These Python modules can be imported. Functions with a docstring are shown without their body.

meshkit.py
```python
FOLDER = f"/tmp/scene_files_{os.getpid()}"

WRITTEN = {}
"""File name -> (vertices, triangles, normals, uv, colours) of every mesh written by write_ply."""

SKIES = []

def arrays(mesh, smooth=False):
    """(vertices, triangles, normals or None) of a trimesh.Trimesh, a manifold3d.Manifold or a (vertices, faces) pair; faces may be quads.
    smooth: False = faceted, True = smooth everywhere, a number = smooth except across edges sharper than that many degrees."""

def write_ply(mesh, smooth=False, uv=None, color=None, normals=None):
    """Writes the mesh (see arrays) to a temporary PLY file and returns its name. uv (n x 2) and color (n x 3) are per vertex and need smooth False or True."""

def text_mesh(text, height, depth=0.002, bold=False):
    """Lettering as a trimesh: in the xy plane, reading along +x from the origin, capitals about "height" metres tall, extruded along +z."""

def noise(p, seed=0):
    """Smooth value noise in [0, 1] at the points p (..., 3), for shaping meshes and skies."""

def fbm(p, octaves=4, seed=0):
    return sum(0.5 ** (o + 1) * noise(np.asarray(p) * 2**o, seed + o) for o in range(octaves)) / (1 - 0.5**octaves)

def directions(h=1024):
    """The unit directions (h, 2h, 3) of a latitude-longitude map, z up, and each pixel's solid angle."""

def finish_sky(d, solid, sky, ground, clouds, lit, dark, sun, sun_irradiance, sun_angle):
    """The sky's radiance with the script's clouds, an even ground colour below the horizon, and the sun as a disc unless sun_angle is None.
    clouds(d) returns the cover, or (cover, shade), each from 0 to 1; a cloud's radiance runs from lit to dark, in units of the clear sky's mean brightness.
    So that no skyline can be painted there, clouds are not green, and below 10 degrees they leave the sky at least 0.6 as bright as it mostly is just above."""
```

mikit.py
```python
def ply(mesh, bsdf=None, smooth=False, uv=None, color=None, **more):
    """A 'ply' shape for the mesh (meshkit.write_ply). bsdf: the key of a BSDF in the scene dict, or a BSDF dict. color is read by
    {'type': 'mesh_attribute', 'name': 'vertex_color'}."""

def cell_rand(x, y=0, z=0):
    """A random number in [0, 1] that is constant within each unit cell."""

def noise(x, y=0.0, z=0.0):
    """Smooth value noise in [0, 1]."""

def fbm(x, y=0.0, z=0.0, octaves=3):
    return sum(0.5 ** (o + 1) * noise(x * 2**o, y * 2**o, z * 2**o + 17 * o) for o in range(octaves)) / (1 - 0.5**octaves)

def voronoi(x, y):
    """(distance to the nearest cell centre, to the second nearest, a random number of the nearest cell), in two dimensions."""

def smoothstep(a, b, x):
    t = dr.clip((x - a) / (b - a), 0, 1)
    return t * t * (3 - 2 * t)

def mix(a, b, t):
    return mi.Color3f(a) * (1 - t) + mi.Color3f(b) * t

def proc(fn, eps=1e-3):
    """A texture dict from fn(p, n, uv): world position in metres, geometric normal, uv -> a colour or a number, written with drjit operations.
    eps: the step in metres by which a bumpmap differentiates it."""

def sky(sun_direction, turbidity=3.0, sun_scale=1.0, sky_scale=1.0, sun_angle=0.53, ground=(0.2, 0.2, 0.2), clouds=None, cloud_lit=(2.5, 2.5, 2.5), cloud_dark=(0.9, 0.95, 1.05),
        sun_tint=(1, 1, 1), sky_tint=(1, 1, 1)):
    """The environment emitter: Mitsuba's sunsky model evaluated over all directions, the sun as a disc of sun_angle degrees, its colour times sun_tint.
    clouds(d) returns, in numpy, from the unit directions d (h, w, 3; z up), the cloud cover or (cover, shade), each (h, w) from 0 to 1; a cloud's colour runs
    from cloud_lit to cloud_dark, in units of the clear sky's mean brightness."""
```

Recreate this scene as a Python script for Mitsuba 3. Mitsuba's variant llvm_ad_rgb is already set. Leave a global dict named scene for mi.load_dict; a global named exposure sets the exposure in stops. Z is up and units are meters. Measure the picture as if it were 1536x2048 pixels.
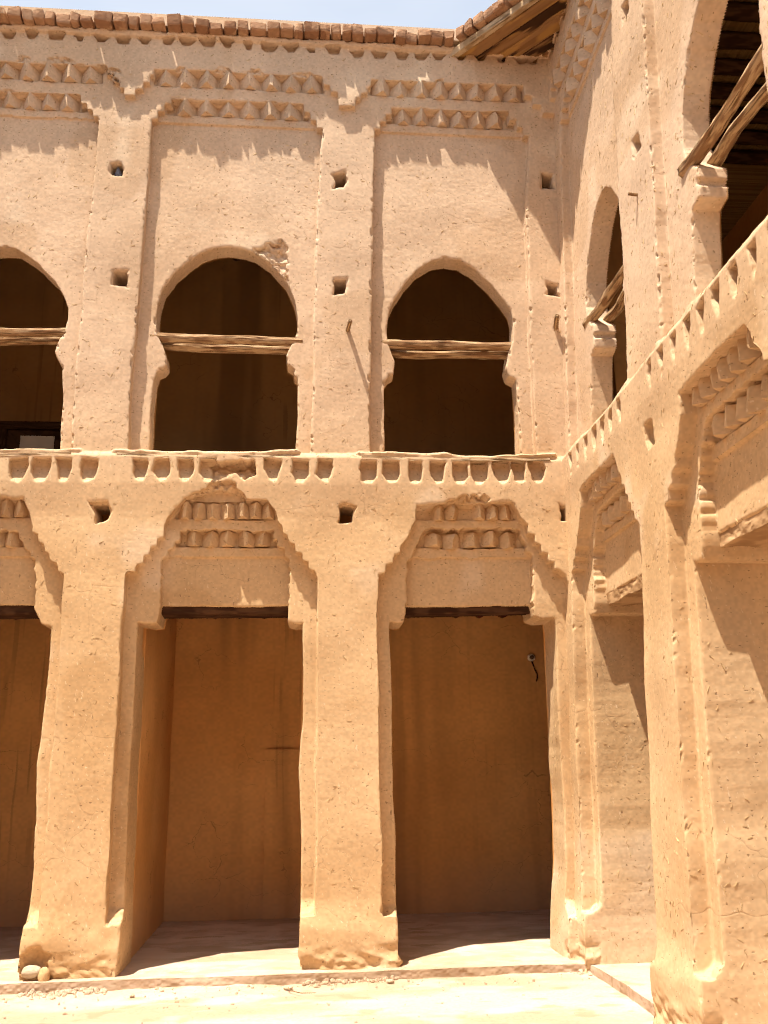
import math
import numpy as np
import trimesh
import drjit as dr
import mitsuba as mi
import mikit
import meshkit
from shapely.geometry import Polygon, box
from shapely import affinity

T4 = mi.ScalarTransform4f
scene = {"type": "scene"}
labels = {}

# ------------------------------------------------------------------ camera, sky, exposure
EYE = np.array([0.0, 0.0, 1.6])
FORWARD = np.array([0.083976, 0.959877, 0.267554])
UP = np.array([-0.005994, -0.268010, 0.963397])
scene["camera"] = {
    "type": "perspective", "fov": 46.6766, "fov_axis": "x", "near_clip": 0.05, "far_clip": 400.0,
    "to_world": T4().look_at(origin=EYE.tolist(), target=(EYE + FORWARD).tolist(), up=UP.tolist()),
}
TO_SUN = (-0.27, -0.23, 1.0)


def clouds(d):
    n = meshkit.fbm(d * np.array([2.2, 2.2, 5.0]) + 3.1, 5, 4)
    return 0.30 + 0.35 * np.clip((n - 0.42) / 0.35, 0, 1)


scene["sky"] = mikit.sky(TO_SUN, turbidity=3.0, sun_scale=1.0, sky_scale=1.0, ground=(0.4, 0.3, 0.2), clouds=clouds,
                         cloud_lit=(1.55, 1.53, 1.5), cloud_dark=(1.15, 1.15, 1.15), sun_tint=(0.93, 1.0, 1.10), sky_tint=(1.10, 0.98, 0.85))
exposure = 3.0

# ------------------------------------------------------------------ materials
noise, fbm, voronoi, smoothstep, mix = mikit.noise, mikit.fbm, mikit.voronoi, mikit.smoothstep, mikit.mix


def crack(u, z, w):
    """Shrinkage cracks: the borders of warped cells, only here and there."""
    gu = u * 2.3 + 0.5 * noise(u * 4.0, z * 4.0, w) + 0.25 * noise(u * 15.0, z * 15.0, w)
    gz = z * 2.3 + 0.5 * noise(u * 4.0 + 40.0, z * 4.0, w) + 0.25 * noise(u * 15.0 + 9.0, z * 15.0, w)
    d1, d2, r = voronoi(gu, gz)
    where = smoothstep(0.56, 0.66, noise(u * 2.1 + 5.0, z * 2.1, w))
    return where * (1.0 - smoothstep(0.0, 0.018, d2 - d1))


def adobe_color(low, high, straw, dark):
    """Mud plaster with straw: golden towards the bottom, blending to a paler, pinker tone higher up."""

    def fn(p, n, uv):
        u = p.x * 0.83 + p.y * 0.71
        w = p.x * 0.37 - p.y * 0.52
        big = fbm(u * 0.9, p.z * 0.7, w, octaves=3)
        t = smoothstep(0.3, 0.7, big)
        c = mix(mix(low[0], low[1], t), mix(high[0], high[1], t), smoothstep(3.3, 5.0, p.z + 1.6 * big - 0.8))
        run = noise(u * 5.0, p.z * 0.5, w)
        c = c * (0.92 + 0.16 * run)
        # patches mended with another batch of mud, and a damp, salty foot
        patch = smoothstep(0.56, 0.60, fbm(u * 1.3 + 20.0, p.z * 1.1, w, octaves=3))
        c = mix(c, c * mi.Color3f(0.93, 0.90, 0.86), patch)
        c = mix(c, (0.66, 0.53, 0.385), 0.5 * smoothstep(0.60, 0.75, fbm(u * 2.1 + 50.0, p.z * 1.6, w, octaves=3)))
        fine = noise(u * 55.0, p.z * 55.0, w * 55.0)
        c = c * (0.89 + 0.22 * fine)
        fleck = noise(u * 150.0 + p.z * 40.0, p.z * 45.0 + 9.0, w * 60.0)
        c = mix(c, straw, 0.6 * smoothstep(0.86, 0.93, fleck))
        pit = noise(u * 48.0 + 31.0, p.z * 90.0, w * 70.0)
        c = mix(c, dark, 0.75 * smoothstep(0.85, 0.93, pit))
        return mix(c, dark, 0.30 * crack(u, p.z, w))

    return mikit.proc(fn)


def adobe_bump(p, n, uv):
    u = p.x * 0.83 + p.y * 0.71
    w = p.x * 0.37 - p.y * 0.52
    h = (0.05 + 0.20 * noise(u * 1.3, p.z * 1.3, w + 8.0)) * fbm(u * 9.0, p.z * 11.0, w * 9.0, octaves=3)
    h = h + 0.22 * noise(u * 60.0, p.z * 70.0, w * 60.0)
    pit = noise(u * 48.0 + 31.0, p.z * 90.0, w * 70.0)
    h = h - 0.55 * smoothstep(0.84, 0.95, pit)
    return h - 0.3 * crack(u, p.z, w)


def bumped(color, bump, scale, eps=2e-3, rough=None):
    b = {"type": "diffuse", "reflectance": color}
    if rough is not None:
        b = {"type": "principled", "base_color": color, "roughness": rough, "specular": 0.3}
    return {"type": "twosided", "b": {"type": "bumpmap", "t": mikit.proc(bump, eps=eps), "scale": scale, "n": b}}


LOW = ((0.566, 0.400, 0.235), (0.506, 0.338, 0.182))
HIGH = ((0.565, 0.420, 0.295), (0.510, 0.364, 0.242))
STRAW, PIT = (0.68, 0.55, 0.38), (0.24, 0.14, 0.075)
ROOM = ((0.62, 0.345, 0.135), (0.54, 0.275, 0.095), (0.52, 0.36, 0.20), (0.16, 0.09, 0.04))
scene["adobe"] = bumped(adobe_color(LOW, HIGH, STRAW, PIT), adobe_bump, 0.0042)


def room_color(p, n, uv):
    u = p.x * 0.83 + p.y * 0.71
    big = fbm(u * 1.1, p.z * 0.9, p.y, octaves=3)
    c = mix(ROOM[0], ROOM[1], smoothstep(0.3, 0.7, big))
    c = c * (0.93 + 0.14 * noise(u * 40.0, p.z * 40.0, p.y * 30.0))
    c = c * (0.86 + 0.28 * fbm(u * 2.7 + 3.0, p.z * 2.3, p.y, octaves=4))
    c = mix(c, (0.16, 0.08, 0.035), 0.5 * crack(u * 1.4, p.z * 1.4, p.y))
    # pale dust thrown up on the foot of the wall
    c = mix(c, (0.50, 0.35, 0.235), 0.65 * smoothstep(1.0, 0.05, p.z + 0.5 * fbm(u * 1.5, p.z, 2.0)))
    # rain that came through the roof ran down the plaster here and left drip marks
    x = p.x + 0.05 * fbm(p.x * 3.0, p.z * 1.3, 1.0)
    drip = smoothstep(0.45, 0.8, fbm(x * 4.5 + 2.0, p.z * 0.25, 3.0)) * smoothstep(0.35, 0.75, noise(x * 0.9 + 0.4, p.z * 0.3, 0.0))
    line = smoothstep(0.72, 0.93, noise(x * 30.0, p.z * 1.3, 8.0)) * smoothstep(0.7, 1.9, p.z + noise(x * 9.0, 0.0, 4.0)) * (1.0 - 0.8 * smoothstep(-0.4, 0.4, p.x))
    c = mix(c, (0.24, 0.115, 0.045), 0.6 * drip)
    return mix(c, (0.20, 0.10, 0.04), 0.45 * line * smoothstep(0.3, 0.6, noise(x * 1.4, 0.0, 0.0)))


def shaded_room_color(p, n, uv):
    return room_color(p, n, uv) * (0.42 + 0.2 * fbm(p.x * 0.8 + 3.0, p.z * 0.6, p.y * 0.8))  # room plaster darkened to paint in the dimness of the upper gallery


scene["shade_toned_plaster"] = bumped(mikit.proc(shaded_room_color), adobe_bump, 0.004)
scene["room_plaster"] = bumped(mikit.proc(room_color), adobe_bump, 0.004)


def wood_fn(light, dark):
    def fn(p, n, uv):
        g = fbm(uv.x * 8.0, uv.y * 13.0 + 0.8 * noise(uv.x * 3.0), 0.0, octaves=3)
        c = mix(light, dark, smoothstep(0.32, 0.62, g))
        return mix(c, (0.05, 0.028, 0.015), 0.6 * smoothstep(0.66, 0.80, noise(uv.x * 7.0, uv.y * 34.0 + noise(uv.x * 4.0), 2.0)))

    return mikit.proc(fn)


def wood_bump(p, n, uv):
    return fbm(uv.x * 6.0, uv.y * 26.0, 0.0, octaves=3)


scene["weathered_wood"] = bumped(wood_fn((0.42, 0.29, 0.17), (0.22, 0.125, 0.065)), wood_bump, 0.004)
scene["bleached_wood"] = bumped(wood_fn((0.50, 0.385, 0.255), (0.33, 0.225, 0.13)), wood_bump, 0.006)
scene["red_wood"] = bumped(wood_fn((0.17, 0.05, 0.025), (0.09, 0.028, 0.015)), wood_bump, 0.006)
scene["dark_wood"] = bumped(wood_fn((0.085, 0.042, 0.022), (0.04, 0.018, 0.01)), wood_bump, 0.006)


def stained_color(p, n, uv):
    c = mix((0.22, 0.115, 0.05), (0.30, 0.17, 0.08), smoothstep(0.3, 0.7, fbm(uv.x * 1.6, uv.y * 14.0, 0.0)))
    c = mix(c, (0.46, 0.26, 0.08), 0.6 * smoothstep(0.5, 0.66, fbm(uv.x * 2.4 + 4.0, uv.y * 6.0, 1.0)))
    return mix(c, (0.055, 0.028, 0.015), smoothstep(0.5, 0.6, fbm(uv.x * 2.2 + 9.0, uv.y * 7.0, 5.0)))


scene["stained_wood"] = bumped(mikit.proc(stained_color), wood_bump, 0.006)


def brick_color(p, n, uv):
    k = mikit.cell_rand(dr.floor(p.x * 7.0), dr.floor(p.y * 7.0), 1.0)
    c = mix((0.37, 0.22, 0.135), (0.26, 0.14, 0.082), k)
    c = c * (0.8 + 0.4 * fbm(p.x * 30.0, p.y * 30.0, p.z * 30.0))
    # mud and dust lie on the upper faces and in drips on the ends
    return mix(c, (0.50, 0.34, 0.22), 0.7 * smoothstep(0.55, 0.8, fbm(p.x * 13.0, p.y * 13.0, p.z * 9.0) + 0.35 * dr.maximum(n.z, 0.0)))


def grit(p, n, uv):
    return fbm(p.x * 40.0, p.y * 40.0, p.z * 40.0, octaves=3)


scene["burnt_brick"] = bumped(mikit.proc(brick_color), grit, 0.008)


def reed_color(p, n, uv):
    k = mikit.cell_rand(dr.floor(uv.x * 62.0), 3.0, dr.floor(uv.y * 0.4))
    return mix((0.30, 0.19, 0.075), (0.19, 0.11, 0.04), k)


scene["broken_clay"] = bumped(mikit.proc(lambda p, n, uv: mix((0.44, 0.285, 0.155), (0.30, 0.18, 0.09), smoothstep(0.35, 0.65, fbm(p.x * 9.0, p.y * 9.0, p.z * 14.0)))), grit, 0.012)
scene["reed"] = {"type": "twosided", "b": {"type": "diffuse", "reflectance": mikit.proc(reed_color)}}


def ground_color(p, n, uv):
    c = mix((0.53, 0.405, 0.305), (0.40, 0.285, 0.195), smoothstep(0.36, 0.66, fbm(p.x * 0.9, p.y * 2.1, 0.0, octaves=4)))
    c = c * (0.92 + 0.16 * noise(p.x * 60.0, p.y * 60.0, p.z * 60.0))
    c = mix(c, (0.33, 0.22, 0.13), 0.6 * smoothstep(0.62, 0.78, fbm(p.x * 5.0 + 7.0, p.y * 9.0, 2.0)))
    dirt = smoothstep(6.75, 7.4, p.y + 0.5 * fbm(p.x * 1.6, p.y * 2.0, 4.0) - 0.25) * smoothstep(0.25, 0.6, fbm(p.x * 7.0, p.y * 9.0, 3.0))
    c = mix(c, (0.39, 0.28, 0.18), 0.5 * dirt)
    return mix(c, (0.60, 0.48, 0.375), 0.5 * smoothstep(0.55, 0.72, fbm(p.x * 2.3 + 17.0, p.y * 5.0, 6.0)))


def ground_bump(p, n, uv):
    return fbm(p.x * 6.0, p.y * 9.0, p.z * 12.0, octaves=4) + 0.25 * noise(p.x * 50.0, p.y * 50.0, p.z * 50.0)


scene["dust"] = bumped(mikit.proc(ground_color), ground_bump, 0.018)
scene["stone_face"] = bumped(mikit.proc(lambda p, n, uv: mix((0.52, 0.43, 0.32), (0.36, 0.27, 0.18), fbm(p.x * 25.0, p.y * 25.0, p.z * 25.0))), grit, 0.003)
scene["straw_bits"] = {"type": "diffuse", "reflectance": mikit.proc(lambda p, n, uv: mix((0.62, 0.47, 0.26), (0.34, 0.22, 0.11), mikit.cell_rand(dr.floor(p.x * 19.0), dr.floor(p.y * 19.0), dr.floor(p.z * 19.0))))}
scene["ceramic"] = {"type": "plastic", "diffuse_reflectance": {"type": "rgb", "value": [0.78, 0.76, 0.70]}}
scene["cable_black"] = {"type": "diffuse", "reflectance": {"type": "rgb", "value": [0.10, 0.06, 0.04]}}
scene["whitewash"] = bumped(mikit.proc(lambda p, n, uv: mix((0.74, 0.68, 0.58), (0.60, 0.52, 0.42), fbm(p.x * 9.0, p.y * 9.0, p.z * 9.0))), grit, 0.002)


def feather(p, n, uv):
    return mix((0.17, 0.18, 0.215), (0.09, 0.095, 0.125), smoothstep(0.35, 0.65, noise(p.x * 70.0, p.y * 70.0, p.z * 40.0)))


scene["feathers"] = {"type": "principled", "base_color": mikit.proc(feather), "roughness": 0.6, "sheen": 0.4}
scene["beak_horn"] = {"type": "diffuse", "reflectance": {"type": "rgb", "value": [0.12, 0.10, 0.09]}}

# ------------------------------------------------------------------ helpers
used = {}


def numbered(key):
    n = used.get(key, 0)
    used[key] = n + 1
    return key if n == 0 else f"{key}_{n:03d}"


def thing(name, label, category, group=None, kind=None):
    key = numbered(name)
    labels[key] = {"label": label, "category": category}
    if group:
        labels[key]["group"] = group
    if kind:
        labels[key]["kind"] = kind
    return key


def put(parent, name, shape, label=None, kind=None):
    key = numbered(f"{parent}__{name}" if parent else name)
    scene[key] = shape
    if label or kind:
        labels[key] = {}
        if label:
            labels[key]["label"] = label
        if kind:
            labels[key]["kind"] = kind
    return key


def raw_shape(v, f, n, bsdf, **more):
    path = meshkit.write_ply((v, f), normals=n)
    return {"type": "ply", "filename": path, "face_normals": False, "bsdf": {"type": "ref", "id": bsdf}, **more}


def tube(points, radius, sides=14, seed=0, rough=0.12, uvlen=1.0):
    """A crooked pole along a polyline: vertices, faces, uv (metres along, turns round)."""
    pts = np.asarray(points, float)
    seg = np.linalg.norm(np.diff(pts, axis=0), axis=1)
    t = np.concatenate([[0], np.cumsum(seg)])
    n = max(3, int(t[-1] / 0.03))
    q = np.linspace(0, t[-1], n)
    c = np.stack([np.interp(q, t, pts[:, k]) for k in range(3)], 1)
    d = np.gradient(c, axis=0)
    d /= np.linalg.norm(d, axis=1, keepdims=True)
    a = np.cross(d, [0.0, 0.0, 1.0] if abs(d[0, 2]) < 0.9 else [1.0, 0.0, 0.0])
    a /= np.linalg.norm(a, axis=1, keepdims=True)
    b = np.cross(d, a)
    ang = np.arange(sides + 1) / sides * 2 * np.pi
    ca, sa = np.cos(ang), np.sin(ang)
    lump = meshkit.fbm(np.stack([np.broadcast_to(q[:, None] * 5.0, (n, sides + 1)), np.broadcast_to(ca * 1.6, (n, sides + 1)), np.broadcast_to(sa * 1.6, (n, sides + 1))], -1), 3, seed)
    r = np.interp(q, t, np.broadcast_to(radius, (len(pts),)))[:, None] * (1 + rough * 2 * (lump - 0.5))
    v = c[:, None] + r[..., None] * (ca[None, :, None] * a[:, None] + sa[None, :, None] * b[:, None])
    uv = np.stack([np.broadcast_to(q[:, None] + seed, (n, sides + 1)), np.broadcast_to(ang / (2 * np.pi), (n, sides + 1))], -1)
    i, j = np.meshgrid(np.arange(n - 1), np.arange(sides), indexing="ij")
    w = sides + 1
    f = np.stack([i * w + j, (i + 1) * w + j, (i + 1) * w + j + 1, i * w + j + 1], -1).reshape(-1, 4)
    v, uv = v.reshape(-1, 3), uv.reshape(-1, 2)
    f = np.vstack([f[:, [0, 1, 2]], f[:, [0, 2, 3]]])
    caps, cv, cuv = [], [], []
    for e, row in ((0, 0), (n - 1, 1)):
        k = len(v) + len(cv)
        cv.append(c[e])
        cuv.append([q[e] + 0.03, 0.5])
        ring = e * w + np.arange(sides)
        caps.append(np.stack([np.full(sides, k), ring + 1, ring] if row else [np.full(sides, k), ring, ring + 1], 1))
    return np.vstack([v, cv]), np.vstack([f] + caps), np.vstack([uv, cuv])


def tube_shape(points, radius, bsdf, **kw):
    v, f, uv = tube(points, radius, **kw)
    return mikit.ply((v, f), bsdf, smooth=True, uv=uv)


def rough_box(size, seed=0, bevel=0.012, jitter=0.006, cuts=1):
    """A hand-made block: bevelled box, its corners pushed about; centre at the origin."""
    sx, sy, sz = (np.asarray(size, float) / 2)
    b = min(bevel, sx * 0.45, sy * 0.45, sz * 0.45)
    pts = []
    for x in (-1, 1):
        for y in (-1, 1):
            for z in (-1, 1):
                pts += [(x * sx, y * (sy - b), z * (sz - b)), (x * (sx - b), y * sy, z * (sz - b)), (x * (sx - b), y * (sy - b), z * sz)]
    pts = np.array(pts)
    rng = np.random.default_rng(seed)
    corner = np.repeat(rng.normal(0, jitter, (8, 3)), 3, axis=0)
    m = trimesh.convex.convex_hull(pts + corner + rng.normal(0, jitter * 0.25, pts.shape))
    return m


def block_uv(mesh, axis):
    """uv for a board: metres along its length, and across it."""
    v = np.asarray(mesh.vertices)
    o = [k for k in range(3) if k != axis]
    return np.stack([v[:, axis], (v[:, o[0]] + v[:, o[1]]) * 2.0], 1)


def board_shape(mesh, axis, bsdf, shift=0.0):
    m = mesh.copy()
    m.unmerge_vertices()
    uv = block_uv(m, axis) + [shift, shift * 0.37]
    v, f = np.array(m.vertices), np.array(m.faces)
    n = np.repeat(m.face_normals, 3, axis=0)
    path = meshkit.write_ply((v, f), uv=uv, normals=n)
    return {"type": "ply", "filename": path, "face_normals": False, "bsdf": {"type": "ref", "id": bsdf}}


def wavy_slab(x0, x1, y0, y1, z0, z1, step=0.12, amp=0.012, seed=0):
    """A plastered wall or slab: a box with gently uneven faces."""
    m = trimesh.creation.box(bounds=[[x0, y0, z0], [x1, y1, z1]])
    v, f = trimesh.remesh.subdivide_to_size(m.vertices, m.faces, step * 2)
    m = trimesh.Trimesh(v, f)
    m.merge_vertices()
    p = np.array(m.vertices)
    d = np.stack([meshkit.fbm(p * 1.7 + 9 * k, 3, seed + k) - 0.5 for k in range(3)], -1)
    m.vertices = p + d * 2 * amp
    return m


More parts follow.
